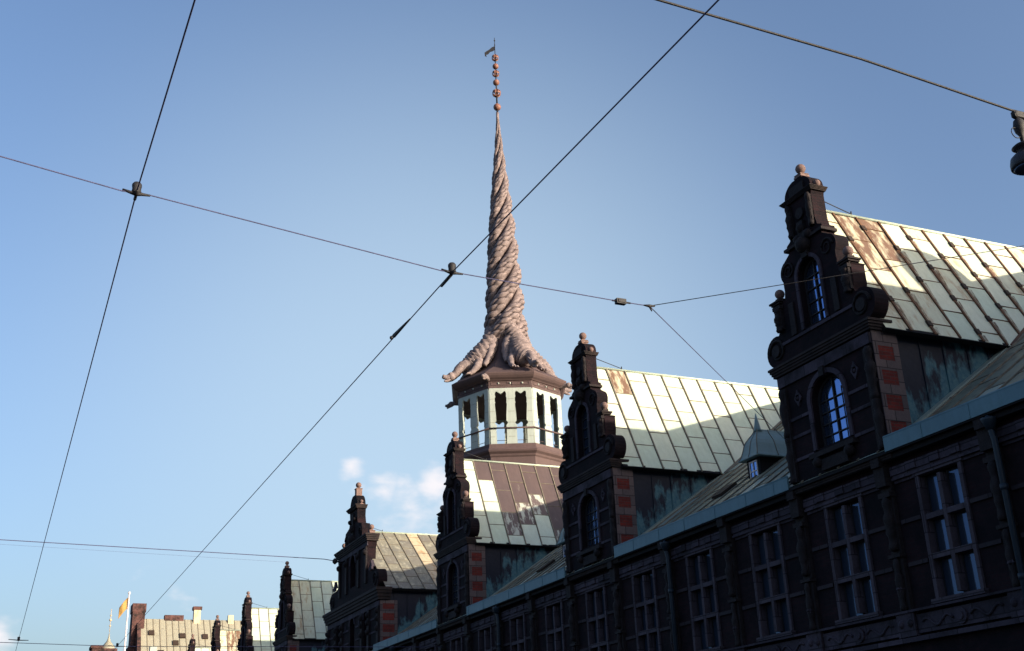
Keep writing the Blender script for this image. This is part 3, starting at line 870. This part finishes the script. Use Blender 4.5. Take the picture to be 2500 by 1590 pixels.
    build_each(gl, 'pane', M['glassd'], o); build_each(fr, 'window_frame', M['iron'], o)
    q = MB(); rb = MB()
    for sg in (-1,1):
        q.box(fx+T, .75, min(sg*4.75,sg*5.07), max(sg*4.75,sg*5.07), 8.6, 11.1)
        lo, hi = (5.07,5.09) if sg > 0 else (-5.09,-5.07)
        for a, b in ((8.7,8.86),(9.25,9.48),(9.87,10.08),(10.45,10.66),(10.95,11.12)): q.box(fx, .755, lo, hi, a, b)
        for a, b in ((8.86,9.25),(9.48,9.87),(10.08,10.45),(10.66,10.95)):
            q.box(fx, fx+.15, lo, hi, a, b); q.box(.58, .755, lo, hi, a, b)
            rb.box(fx+.15, .58, lo+.004, hi-.004, a, b)
    build_each(q, 'quoins', M['pale'], o); build_each(rb, 'brick_inset', M['red'], o)
    return o
oc = gable_centre(); oc.location = Vector((0.2, YC[4], 0)) + OFF
dormer_roof(oc, 5.25, 15.80, 11.72, 44, cop, pick4, du=.72, dv=1.0, cw=4.95)

# ------------------------------------------------------------------ tower: octagon base, open lantern, eaves
SX, SY = 10.2, 63.93
A8 = [k*PI/4 for k in range(8)]
def octa(prof, mi=0, mb=None):
    mb = mb or MB(); mb.lathe(prof, (0,0,0), 8, mi, False, rot=0.); return mb
base = octa([(4.3,14.5),(3.75,17.6),(3.52,18.6),(3.50,20.12),(3.58,20.2),(3.62,20.3),(3.78,20.42),(3.82,20.52),(3.74,20.62),(3.66,20.72),(3.64,20.92),(3.3,20.94)])
rim = []
o_t = part(base, 'tower_base', M['lantB'], (SX, SY, 0))
# lantern: eight pierced panels
lan = MB()
Rl = 3.43; sl = 2*Rl*math.sin(PI/8); ap = Rl*math.cos(PI/8)
def opening(c):
    r = [(.30,20.96),(.31,21.5),(.32,21.98),(.28,22.10),(.33,22.16),(.39,22.26),(.38,22.34),(.31,22.40),(.32,22.8),(.35,23.2),(.37,23.52),(.33,23.58),(.36,23.64),(.36,23.9),(.32,23.97),(.34,24.04),(.34,24.22),(.28,24.30),(.20,24.28),(.10,24.20)]
    l = [(-y, z) for y, z in r]
    return [(c+y, z) for y, z in r] + [(c, 24.14)] + [(c+y, z) for y, z in reversed(l)]
pan = MB(); cs = sl*.235
pan.prism([(-sl/2+.02,20.94),(sl/2-.02,20.94),(sl/2-.02,24.5),(-sl/2+.02,24.5)], -.07, .05, [opening(-cs), opening(cs)])
for z in (21.4, 22.3, 23.0, 23.8):
    for a, b in ((-sl/2+.03,-sl*.235-.40),(-.2,.2),(sl*.235+.40,sl/2-.03)): pan.box(-.076,-.07,a,b,z-.008,z+.008,1)
for k in range(8):
    a = A8[k] + PI/8
    # panel faces -x in its own frame; rotate so -x points outward
    R = Matrix.Translation((ap*math.cos(a), ap*math.sin(a), 0)) @ Matrix.Rotation(a+PI, 4, 'Z')
    lan.merge(pan, R)
    v = A8[k]; lan.lathe([(.075,20.94),(.075,24.5)], (Rl*math.cos(v)*.995, Rl*math.sin(v)*.995, 0), 8)
lo_ = part(lan, 'lantern', [M['lant'], M['seam']], (SX, SY, 0))
rl = MB()
pts = [(3.56*math.cos(a), 3.56*math.sin(a), 21.93) for a in A8]
for k in range(8): rl.tube([pts[k], pts[(k+1)%8]], .05, 6)
for k in range(8):
    a = A8[k]+PI/8; p = Vector((3.1*math.cos(a),3.1*math.sin(a),0)); t = Vector((-math.sin(a),math.cos(a),0))
    rl.tube([tuple(p-t*1.15+Vector((0,0,21.2))), tuple(p+t*1.15+Vector((0,0,21.2)))], .018, 5)
rl.build('handrail', M['lantB'], lo_)
ent = octa([(3.30,24.42),(3.49,24.44),(3.51,24.62),(3.46,24.66),(3.46,24.96),(3.54,24.98),(3.60,25.04),(3.74,25.12),(3.86,25.24),(3.93,25.36),(3.93,25.42),
            (3.3,25.8),(2.4,26.3),(1.7,27.0),(1.25,28.0),(1.0,29.4),(.85,30.6)])
# frieze panels proud of the entablature
for k in range(8):
    a = A8[k]+PI/8; e = 3.46*math.cos(PI/8)
    R = Matrix.Translation((e*math.cos(a), e*math.sin(a), 0)) @ Matrix.Rotation(a+PI, 4, 'Z')
    f = MB()
    for (y0,y1) in ((-1.2,-.12),(.12,1.2)):
        f.box(-.03,.0,y0,y1,24.70,24.74); f.box(-.03,.0,y0,y1,24.90,24.93); f.box(-.03,0,y0,y0+.05,24.74,24.90); f.box(-.03,0,y1-.05,y1,24.74,24.90)
    for y_ in (-.75,.0,.72): f.ball((-.02,y_,24.82), .06, 8, 1)
    ent.merge(f, R)
part(ent, 'tower_eaves', [M['lantB'], M['lant']], (SX, SY, 0))

# ---- twisted spire of four dragon tails
prof_z = [28.4,29.2,30.0,31.5,32.9,36.3,39.7,42.6,44.6,45.6]
prof_r = [1.15,1.40,1.38,1.27,1.20,.98,.67,.38,.20,.11]
def RR(z): return float(np.interp(z, prof_z, prof_r))
ZA, ZZ = 28.4, 45.6
# twist: cumulative angle
zz = np.linspace(ZA, ZZ, 420)
pitch = np.interp(zz, [30,38,45], [7.9,7.2,5.6])
ang = np.concatenate([[0], np.cumsum(np.diff(zz)*2*PI/((pitch[1:]+pitch[:-1])/2))])
nth = 112
rs = np.random.RandomState(4)
vs = []; 
TW0 = -ang[0]
def twist(z): return float(np.interp(z, zz, ang))
for z, tw in zip(zz, ang):
    R = RR(z)
    for k in range(nth):
        th = 2*PI*k/nth; best = 0; bl = 0; bi = 0
        for q in range(4):
            a = th - (tw + q*PI/2); a = (a+PI) % (2*PI) - PI
            if abs(a) > 1.3: continue
            d, ro = .52*R, .50*R
            s2 = ro*ro - (d*math.sin(a))**2
            if s2 < 0: continue
            r = d*math.cos(a) + math.sqrt(s2)
            if r > best: best, bl, bi = r, a, q
        # scales: offset rows along each tail
        ln = tw*1.9 + bi*.37; cellu = bl/.62 + .5
        row = math.floor(ln/.62); fu = (cellu + .5*(row % 2)) % 1.0; fv = (ln/.62) % 1.0
        sc_ = math.sin(PI*fu)**.6 * (.35+.65*math.sin(PI*fv)**.7)
        r = best * (.925 + .10*sc_)*1.02
        # tight crease where two tails meet
        ac = PI/4 - abs(((th-tw+PI/4) % (PI/2)) - PI/4)
        r *= 1 - .20*math.exp(-(ac/.11)**2)
        vs.append((r*math.cos(th), r*math.sin(th), z))
fs = []
for j in range(len(zz)-1):
    for k in range(nth):
        k2 = (k+1) % nth; fs.append((j*nth+k, j*nth+k2, (j+1)*nth+k2, (j+1)*nth+k))
spm = MB(); spm.add(vs, fs, 0, True)
spm.lathe([(.12,45.4),(.10,46.3)], (0,0,0), 10)
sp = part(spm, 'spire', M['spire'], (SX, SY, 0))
# dragons: bodies come down from the tails and lie on the eaves, heads over the corners
def body(pts, rads, n=18, scale=.06, m=70):
    pts = [Vector(p) for p in pts]
    # catmull-rom resample
    ps = []; r_ = []
    for t in np.linspace(0, len(pts)-1.0001, m):
        i = int(t); f = t-i
        p0, p1, p2, p3 = pts[max(i-1,0)], pts[i], pts[min(i+1,len(pts)-1)], pts[min(i+2,len(pts)-1)]
        ps.append(.5*((2*p1)+(p2-p0)*f+(2*p0-5*p1+4*p2-p3)*f*f+(3*p1-p0-3*p2+p3)*f**3))
        r_.append(rads[i]*(1-f)+rads[min(i+1,len(rads)-1)]*f)
    mb = MB(); vs = []; fs = []
    for i, p in enumerate(ps):
        d = (ps[min(i+1,m-1)]-ps[max(i-1,0)]).normalized(); u = Vector((0,0,1)) if abs(d.z) < .95 else Vector((1,0,0))
        a = d.cross(u).normalized(); b = a.cross(d)
        for k in range(n):
            t = 2*PI*k/n
            s_ = 1 + scale*math.sin(i*1.35+math.pi*((k//2) % 2))
            vs.append(tuple(p + (a*math.cos(t)+b*math.sin(t))*r_[i]*s_))
    for i in range(m-1):
        for k in range(n):
            k2 = (k+1) % n; fs.append((i*n+k,(i+1)*n+k,(i+1)*n+k2,i*n+k2))
    fs.append(tuple(range(n))); fs.append(tuple((m-1)*n+k for k in range(n-1,-1,-1)))
    return mb.add(vs, fs, 0, True)
dr = MB()
# body in local frame: x outward, y sideways, z up
dr.merge(body([(.45,-.50,30.3),(.72,-.30,29.7),(.98,-.05,29.05),(1.30,.12,28.35),(1.75,.12,27.7),(2.2,.0,27.15),(2.65,-.05,26.75),(2.95,0,26.45)],
              [.42,.52,.56,.60,.70,.74,.62,.46], 22, .11))
dr.merge(body([(2.6,.0,26.6),(3.0,.12,26.72),(3.35,.14,26.55),(3.65,.05,26.15),(3.9,0,25.9)], [.50,.40,.32,.27,.22], 14, .05, 26))
# head: skull, snout, jaw, horns, brow
dr.ball((3.92,0,25.95), .29, 14); dr.merge(body([(3.95,0,25.97),(4.25,0,25.86),(4.52,0,25.9)], [.24,.16,.13], 12, .03, 12)); dr.merge(body([(3.9,0,25.8),(4.2,0,25.64),(4.42,0,25.6)], [.16,.1,.05], 10, .02, 10))
for sg in (-1,1):
    dr.tube([(3.85,sg*.15,26.15),(3.65,sg*.24,26.38),(3.48,sg*.26,26.42)], [.07,.045,.01], 6)
    dr.ball((4.06,sg*.15,26.08), .08, 8)
    dr.merge(body([(2.2,sg*.50,27.0),(2.45,sg*.85,26.6),(2.8,sg*1.0,26.15),(3.1,sg*.98,25.9)], [.30,.25,.17,.13], 12, .08, 22))
    for q in (-.13,0,.13): dr.tube([(3.05,sg*.98+q*.6,25.92),(3.28,sg*.98+q*1.4,25.86),(3.4,sg*.98+q*1.6,25.76)], [.08,.065,.02], 6)
    dr.merge(body([(1.15,sg*.30,28.5),(1.35,sg*.62,27.9),(1.7,sg*.85,27.1),(2.05,sg*.95,26.6)], [.36,.34,.22,.14], 12, .08, 22))
# dorsal spines
for t in np.linspace(0,1,11):
    x = .9+1.8*t; z = float(np.interp(x,[.9,1.2,1.7,2.2,2.65,2.95],[29.9,29.3,28.5,27.9,27.35,26.9])); dr.lathe([(.09,-.1),(.01,.16)], (x+.1,0,z), 5)
for k in range(4):
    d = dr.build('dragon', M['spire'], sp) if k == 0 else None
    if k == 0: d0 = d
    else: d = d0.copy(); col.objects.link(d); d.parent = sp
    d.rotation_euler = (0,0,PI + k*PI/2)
# gargoyle heads at the other corners
gh = MB(); gh.merge(body([(3.5,0,25.1),(3.85,0,25.15),(4.05,0,25.1)], [.16,.15,.17], 12, .02, 14)); gh.ball((4.05,0,25.12), .19, 12)
gh.merge(body([(4.05,0,25.14),(4.3,0,25.05),(4.45,0,25.08)], [.15,.11,.08], 10, .02, 8)); gh.tube([(4.05,0,25.0),(4.35,0,24.88)], [.09,.05], 8)
for k in range(4):
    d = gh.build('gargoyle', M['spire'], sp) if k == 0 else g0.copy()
    if k == 0: g0 = d
    else: col.objects.link(d); d.parent = sp
    d.rotation_euler = (0,0,PI/4 + k*PI/2)
# finial: rod, alternating solid and pierced balls, vane, cross
rod = MB(); rod.tube([(0,0,46.0),(0,0,52.7)], [.075,.02], 8); rod.tube([(-.05,-.12,52.35),(.05,.12,52.35)], .02, 5); rod.ball((0,0,52.45), .06, 8); rod.ball((0,0,52.05), .05, 8)
rod.build('rod', M['iron'], sp)
def cage(z, r):
    b = MB()
    for k in range(8):
        a = PI*k/8*2; b.tube([(r*math.sin(t)*math.cos(a), r*math.sin(t)*math.sin(a), z-r*math.cos(t)) for t in np.linspace(.02,PI-.02,12)], r*.13, 5)
    b.lathe([(r*.98,-.05),(r*1.03,0),(r*.98,.05)], (0,0,z), 16, caps=False)
    b.lathe([(r*.80,r*.5),(r*.55,r*.8),(r*.1,r*1.0)], (0,0,z), 16)
    return b
for i, (z, r) in enumerate([(46.75,.27),(47.92,.29),(48.82,.235),(49.58,.245),(50.20,.22),(50.94,.24)]):
    b = cage(z, r) if i % 2 else MB().ball((0,0,z), r, 20)
    b.build('finial_ball', M['gilt'], sp)
vn = MB()
lv = Vector((-.70,.15,0)).normalized()
pl_ = [(.02,51.95),(.02,51.62),(.18,51.52),(.35,51.47),(.50,51.28),(.66,51.22),(.60,51.05),(.74,51.12),(.76,51.42),(.60,51.55),(.40,51.68),(.22,51.86)]
vn.prism(pl_, -.012, .012)
vn.xf(Matrix.Rotation(math.radians(66), 4, 'Z'))
vn.build('weather_vane', M['iron'], sp)

# ------------------------------------------------------------------ far buildings
fb = empty('copper_roofed_block', (10, 170, 0))
tag(fb, 'distant block under a pale green copper roof beyond the long gabled building', 'building')
def fpart(mb, name, m, par=fb): 
    o = mb.build(name, m, par); o.location = -Vector((10,170,0)) if par is fb else (0,0,0); return o
wl = MB(); wl.box(1.0, 40, 170, 184, 0, 17); wl.prism([(170,17),(184,17),(178,26.6),(176,26.6)], 1.0, 1.5); fpart(wl, 'wall', M['fbrick'])
fr_ = MB(); S_ = MB()
d = Vector((0,-7,-9.2)).normalized(); nrm_ = Vector((0,-9.2,7)).normalized()
posf = lambda u, v: Vector((u,176.8,26.2+.4)) + d*v
Pf, Sf, _ = sheet(1.5, 40, 11.2, posf, nrm_, .9, 2.2, [], lambda i,j,u,v: 0, random.Random(9), seamw=.09, seamh=.09, sag=.02)
Pf.add([(1.5,176.8,26.55),(40,176.8,26.55),(40,184.4,17),(1.5,184.4,17)], [(0,1,2,3)]); Pf.add([(1.5,176.8,26.5),(40,176.8,26.5),(40,169.8,17),(1.5,169.8,17)], [(0,3,2,1)])
rf = fpart(Pf, 'roof', M['fcop']); Sf.build('roof_seam', [M['seam']]*2, rf)
def pf(x, y):  # pixel of the photograph's left block -> metres on the roof slope is done by hand
    return x, y
ch = MB(); ch.box(.3, 2.0, 175.6, 178.2, 22.5, 27.4); ch.box(.2, 2.1, 175.5, 178.3, 27.4, 28.6); ch.box(-.0, 1.5, 175.7, 178.1, 14, 22.5); fpart(ch, 'chimney', M['fbrick'])
ch = MB(); ch.box(4.9, 7.6, 176.6, 177.6, 26.3, 27.2); ch.build('chimney', M['fbrick'], rf)
ch = MB(); ch.box(9.0, 9.95, 176.3, 177.3, 25.8, 28.0); c_ = ch.build('chimney', M['copTan'], rf)
ch = MB(); ch.box(8.85, 10.1, 176.15, 177.45, 28.0, 28.45); ch.build('chimney_cap', M['fbrick'], rf)
ch = MB(); ch.box(14.0, 14.8, 176.3, 177.0, 26.0, 27.3); ch.build('chimney', M['copTan'], rf)
for (u, v) in ((3.0,2.4),(7.3,2.9),(10.5,3.0),(4.2,6.2),(8.2,6.2),(12.2,3.1),(1.9+4.4,4.3)):
    b = MB(); p = posf(u, v); q = posf(u, v+.85); b.bar(p+nrm_*.1, q+nrm_*.1, .8, .25, nrm_); b.build('roof_hatch', M['clip'], rf)
# flagpole
fp = empty('flagpole', (-.95, 171, 0)); tag(fp, 'white flagpole flying a yellow and orange flag beside the brick chimney', 'flagpole')
p = MB(); p.tube([(0,0,0),(.05,0,29.2)], [.22,.09], 12); p.ball((.05,0,29.3), .2, 10); p.build('pole', M['white'], fp)
fl = MB(); n = 12; vs = []; fs = []
for j in range(7):
    for i in range(n+1):
        u = i/n; v = j/6; x = -.05-1.75*u*.62; z = 28.7-1.55*v-1.45*u**1.2; yv = .12*math.sin(u*7+v*1.5)
        vs.append((x, yv, z))
for j in range(6):
    for i in range(n): a = j*(n+1)+i; fs.append((a,a+1,a+n+2,a+n+1))
fl.add(vs, fs, 0, True); fo = fl.build('flag', M['flag'], fp)
sm = fo.modifiers.new('thick', 'SOLIDIFY'); sm.thickness = .02
# small domed turret left of it
tw_ = empty('domed_tower', (-3.5, 172, 0)); tag(tw_, 'pale domed tower top with a thin spike at the lower left', 'tower')
b = MB(); b.box(-1.7,1.6,-1.5,1.5,0,21.7); b.box(-1.85,-.3,-1.6,1.6,21.7,22.1); b.build('wall', M['fbrick'], tw_)
b = MB(); b.lathe([(.95,20.8),(.95,21.7),(.85,22.1),(.6,22.4),(.28,22.8),(.14,23.2),(.05,23.9)], (.5,0,0), 14); b.build('dome', M['fcop'], tw_)
b = MB(); b.tube([(.5,0,24),(.5,0,27.2)], .045, 6); [b.ball((.5,0,z), r, 10) for z, r in ((24.9,.13),(25.7,.2),(26.3,.14))]; b.build('spike', M['copTan'], tw_)
hb = empty('low_brick_house', (2, 150, 0)); tag(hb, 'low brick roof with a small pale vent at the foot of the flagpole', 'house')
b = MB(); b.box(-3.2,-1.0,0,4,0,18.9); b.build('wall', M['fbrick'], hb)
b = MB(); b.box(-2.0,-1.2,1,2,18.9,19.7); b.build('vent', M['lant'], hb)

# ------------------------------------------------------------------ overhead wires
def wire(name, pts, r, label, cat, group=None, m='wire', sag=0.):
    P = [Vector(p) for p in pts]; q = []
    for a, b in zip(P[:-1], P[1:]):
        n = 10
        for k in range(n):
            t = k/n; p = a.lerp(b, t); p.z -= sag*4*t*(1-t)*(b-a).length/30; q.append(p)
    q.append(P[-1])
    b = MB(); b.tube(q, r, 6)
    base_ = q[0]
    o = empty(name, base_); tag(o, label, cat, group)
    b.v = [tuple(Vector(v)-base_) for v in b.v]
    b.build('cable', M[m], o)
    return o
def on(o, mb, name, m='iron'):
    mb.v = [tuple(Vector(v)-o.location) for v in mb.v]; return mb.build(name, M[m], o)
NA = Vector((-17.89,11.15,7.5)); NB = Vector((-14.08,11.92,7.5))
wA = wire('tram_wire', [(-17.80,-30,7.55),(-17.86,7.77,7.5),NA,(-17.61,47.77,7.5),(-17.3,85,7.5)], .0078,
          'overhead tram wire running down the left side of the sky through a dark bell hanger', 'tram wire', 'tram wires along the street')
wB = wire('tram_wire', [(-13.72,-30,7.55),(-13.93,6.26,7.5),NB,(-13.92,49.35,7.5),(-13.8,85,7.5)], .0078,
          'overhead tram wire crossing diagonally behind the twisted spire from top centre to lower left', 'tram wire', 'tram wires along the street')
def hanger(o, p, s=1., ax=(1,0,0)):
    b = MB(); b.lathe([(.02,-.02),(.05,.0),(.045,.05),(.05,.075),(.05,.10),(.035,.12)], p, 12)
    a = Vector(ax).normalized()
    b.tube([p-a*.14*s+Vector((0,0,.02)), p-a*.06+Vector((0,0,.0)), p, p+a*.06-Vector((0,0,.005)), p+a*.14*s-Vector((0,0,.005))], [.012,.018,.035,.018,.012], 8)
    b.tube([p-Vector((0,.09,.015)), p+Vector((0,.12,-.015))], .016, 6)
    on(o, b, 'hanger')
hanger(wA, NA); hanger(wB, NB)
hanger(wA, Vector((-17.61,47.77,7.5)), 2.5); hanger(wB, Vector((-13.92,49.35,7.5)), 2.5)
b = MB(); b.tube([NB+Vector((0,.02,-.02)), NB+Vector((.01,.4,-.01))], .022, 6); 
b.tube([Vector((-14.075,13.5,7.5)),Vector((-14.07,14.2,7.52))], [.012,.03], 6); b.ball((-14.07,14.3,7.53), .03, 8); on(wB, b, 'splice')
SPL = Vector((-11.21,12.07,7.5))
wC = wire('span_wire', [(-30.0,10.3,8.1),(-19.2,10.83,7.5),NA+Vector((-.14,0,0)),NA+Vector((.14,0,0)),NB+Vector((-.14,0,0)),NB+Vector((.14,0,0)),(-11.68,12.06,7.5),(-11.35,12.07,7.5),SPL], .0065,
          'thin span wire between both near tram wires, ending right in a forked clamp', 'span wire')
b = MB(); b.box(-11.72,-11.58,12.03,12.1,7.465,7.535); b.box(-11.70,-11.60,12.02,12.11,7.48,7.52); b.tube([(-11.78,12.06,7.5),(-11.5,12.07,7.5)], .012, 6); on(wC, b, 'insulator')
b = MB(); b.tube([(-11.30,12.07,7.5),SPL,(-11.13,12.06,7.505)], [.008,.022,.010], 6); b.tube([SPL,SPL+Vector((.08,.08,-.03))], [.018,.009], 6); on(wC, b, 'clamp')
b = MB(); b.tube([SPL, (-.22,9.9,9.93)], .0055, 6); on(wC, b, 'cable')
b = MB(); b.tube([SPL, (-.22,23.45,9.72)], .0065, 6); on(wC, b, 'cable', 'wire')
wE = wire('span_wire', [(-36,66.2,15.0),(-18.64,65.8,14.84),(-1.2,65.8,14.50),(-.2,65.8,14.37)], .022,
          'long low span wire reaching the far edge of the wide central gable', 'span wire')
b = MB(); b.lathe([(.03,-.2),(.14,-.1),(.16,.02),(.05,.15)], (-.55,65.8,14.42), 10); b.tube([(-.6,65.8,14.42),(.1,65.8,14.3)], .05, 6); on(wE, b, 'insulator')
wG = wire('span_wire', [(-36,66,14.8),(-18.6,65.8,14.60),(-3.5,65.8,14.24)], .005,
          'faint second wire just below the long low span wire', 'span wire')
wF = wire('span_wire', [(-30,48.3,7.75),(-17.61,48.3,7.46),(-13.92,48.9,7.44),(-.05,49.4,7.6)], .012,
          'far span wire crossing low at the left edge of the view', 'span wire')
wD = wire('lamp_cable', [(-30,8.3,9.75),(-13.11,8.3,9.2),(-10.48,8.3,9.12),(-8.25,8.3,8.94),(-.2,8.6,9.3)], .014,
          'thick cable at upper right carrying the hanging street lamp', 'cable', m='iron')
# hanging street lamp
LP = Vector((-8.2,8.3,8.90))
lamp = empty('street_lamp', LP); tag(lamp, 'dark hanging street lamp cut by the right edge of the picture', 'street lamp')
b = MB(); b.lathe([(.03,.03),(.045,.0),(.03,-.06)], (0,0,0), 10); b.lathe([(.025,-.06),(.06,-.10),(.075,-.17),(.06,-.25),(.03,-.30),(.02,-.44)], (.03,0,0), 12)
b.box(-.03,.12,-.03,.03,-.05,.02); b.tube([(.10,0,0),(.16,0,-.06),(.12,0,-.14),(.05,0,-.2)], .02, 8); b.build('bracket', M['iron'], lamp)
b = MB(); b.tube([(-.055+.07*math.cos(t)-.0, 0, -.28+.07*math.sin(t)) for t in np.linspace(0,2*PI,22)], .006, 5); b.tube([(.13+.09*math.cos(t), 0, -.30+.08*math.sin(t)) for t in np.linspace(.3,3.4,12)], .006, 5); b.build('loop_cable', M['iron'], lamp)
b = MB(); b.lathe([(.03,-.40),(.12,-.43),(.15,-.455),(.12,-.475),(.075,-.50),(.08,-.52),(.15,-.56),(.19,-.60),(.205,-.66),(.205,-.72),(.19,-.735)], (.04,0,0), 28); b.build('lamp_shade', M['lampm'], lamp)
b = MB(); b.lathe([(.185,-.736),(.15,-.76),(.02,-.775)], (.04,0,0), 24, caps=True); b.build('lamp_glass', M['glassd'], lamp)

# ------------------------------------------------------------------ ground
def sheet_obj(name, x0, x1, y0, y1, z, m):
    b = MB().add([(x0,y0,z),(x1,y0,z),(x1,y1,z),(x0,y1,z)], [(0,1,2,3)]); return tag(b.build(name, m), kind='structure')
sheet_obj('ground', -3000, 3000, -3000, 3000, -.02, M['ground'])
sheet_obj('road', -34, -3.4, -200, 400, 0.0, M['asphalt'])
b = MB(); b.box(-3.4, .05, -200, 400, -.01, .13); tag(b.build('pavement', M['paving']), kind='structure')
b = MB(); b.box(-3.55, -3.4, -200, 400, -.01, .135); tag(b.build('kerb', M['stone']), kind='structure')
b = MB()
for x in (-18.6,-17.16,-14.8,-13.36): b.box(x-.035, x+.035, -200, 400, .004, .012)
tag(b.build('tram_rails', M['iron']), kind='structure')

# ------------------------------------------------------------------ light and sky
SUN = Vector((.69, -1.0, .23)).normalized()
elev = math.asin(SUN.z)
sun = bpy.data.lights.new('sun', 'SUN'); sun.energy = 5.0; sun.angle = math.radians(.5); sun.color = (1.0, .86, .66)
so = bpy.data.objects.new('sun', sun); col.objects.link(so); so.rotation_euler = SUN.to_track_quat('Z', 'Y').to_euler(); so.location = (30,-30,60)

w = bpy.data.worlds.new('World'); sc.world = w; w.use_nodes = True
nt = w.node_tree; nt.nodes.clear()
out = nt.nodes.new('ShaderNodeOutputWorld'); bg = nt.nodes.new('ShaderNodeBackground')
sky = nt.nodes.new('ShaderNodeTexSky'); sky.sky_type = 'NISHITA'; sky.sun_disc = False
sky.sun_elevation = elev; sky.sun_rotation = math.atan2(SUN.x, SUN.y)
sky.altitude = 0; sky.air_density = 1.0; sky.dust_density = 4.2; sky.ozone_density = 1.5
bg.inputs['Strength'].default_value = .15
# a few low clouds, placed by compass direction
PR = dict(f=2806.18, yaw=.431411, pitch=.383539, roll=-.0423939)
cy_, sy_ = math.cos(PR['yaw']), math.sin(PR['yaw']); cp_, sp_ = math.cos(PR['pitch']), math.sin(PR['pitch'])
fwd = Vector((sy_*cp_, cy_*cp_, sp_)); r0 = Vector((cy_, -sy_, 0)); u0 = r0.cross(fwd)
cr, sr = math.cos(PR['roll']), math.sin(PR['roll']); rt = r0*cr + u0*sr; up = -r0*sr + u0*cr
tc = N(nt, 'TexCoord')
nz = N(nt, 'TexNoise', Scale=42., Detail=4, Roughness=.5)
mp = N(nt, 'Mapping'); mp.inputs['Scale'].default_value = (1,1,1.9); L(nt, tc.outputs['Generated'], mp.inputs[0]); L(nt, mp.outputs[0], nz.inputs['Vector'])
acc = None
#   azimuth (deg from +Y towards +X), elevation, radius, weight
CL = [(16.2,15.0,1.2,1.0),(16.6,14.2,1.1,.7),(17.9,14.0,1.8,.95),(19.0,13.7,2.0,.95),(20.4,14.2,2.0,1.1),(21.6,13.6,2.6,1.1),(19.4,12.4,3.0,.75),(22.5,12.0,3.0,.75),(.6,7.2,1.9,1.0),(-.8,6.2,2.4,.9),(8.4,9.0,1.7,.5),(6.5,10.0,1.3,.5),(12,9.5,2.4,.4)]
for az, el, rad, wt in CL:
    wt *= .86; rad *= .93
    a, e = math.radians(az), math.radians(el); dv = Vector((math.sin(a)*math.cos(e), math.cos(a)*math.cos(e), math.sin(e)))
    dt = N(nt, 'VectorMath', operation='DISTANCE'); L(nt, tc.outputs['Generated'], dt.inputs[0]); dt.inputs[1].default_value = dv
    mr = N(nt, 'MapRange'); mr.inputs['From Min'].default_value = math.radians(rad); mr.inputs['From Max'].default_value = 0.
    mr.inputs['To Min'].default_value = 0; mr.inputs['To Max'].default_value = wt; L(nt, dt.outputs['Value'], mr.inputs['Value'])
    if acc is None: acc = mr.outputs[0]
    else:
        mx = N(nt, 'Math', operation='MAXIMUM'); L(nt, acc, mx.inputs[0]); L(nt, mr.outputs[0], mx.inputs[1]); acc = mx.outputs[0]
ad = N(nt, 'Math', operation='ADD'); ad.use_clamp = False; L(nt, acc, ad.inputs[0]); L(nt, nz.outputs['Fac'], ad.inputs[1])
ms = N(nt, 'MapRange'); ms.interpolation_type = 'SMOOTHSTEP'; ms.inputs['From Min'].default_value = .78; ms.inputs['From Max'].default_value = 1.5; L(nt, ad.outputs[0], ms.inputs['Value'])
ml = N(nt, 'Math', operation='MULTIPLY'); L(nt, ms.outputs[0], ml.inputs[0]); gt = N(nt, 'Math', operation='GREATER_THAN'); gt.inputs[1].default_value = .001; L(nt, acc, gt.inputs[0]); L(nt, gt.outputs[0], ml.inputs[1])
tint = mixc(nt, 1.0, sky.outputs[0], (.90,.97,1.14), 'MULTIPLY')
# pale veil added to the sky colour to brighten its middle
va, ve = math.radians(21), math.radians(16); vd = N(nt, 'VectorMath', operation='DISTANCE'); L(nt, tc.outputs['Generated'], vd.inputs[0]); vd.inputs[1].default_value = (math.sin(va)*math.cos(ve), math.cos(va)*math.cos(ve), math.sin(ve))
vm = N(nt, 'MapRange'); vm.interpolation_type = 'SMOOTHERSTEP'; vm.inputs['From Min'].default_value = .54; vm.inputs['From Max'].default_value = .0; vm.inputs['To Max'].default_value = .55; L(nt, vd.outputs['Value'], vm.inputs['Value'])
tint = mixc(nt, vm.outputs[0], tint, (2.6,3.3,3.75))
c_ = mixc(nt, ml.outputs[0], tint, (3.7,3.6,3.75))
L(nt, c_, bg.inputs['Color']); L(nt, bg.outputs[0], out.inputs[0])

# ------------------------------------------------------------------ camera
cam = bpy.data.cameras.new('camera'); co_ = bpy.data.objects.new('camera', cam); col.objects.link(co_)
cam.sensor_width = 36; cam.lens = 36*PR['f']/2500; cam.clip_end = 6000; cam.clip_start = .1
Mx = Matrix((( rt.x, up.x, -fwd.x, -18.79087), (rt.y, up.y, -fwd.y, 0), (rt.z, up.z, -fwd.z, 1.6), (0,0,0,1)))
co_.matrix_world = Mx
sc.camera = co_
sc.view_settings.view_transform = 'Standard'; sc.view_settings.look = 'None'; sc.view_settings.exposure = .8; sc.view_settings.gamma = 1.0
sc.render.resolution_x = 1024; sc.render.resolution_y = 651
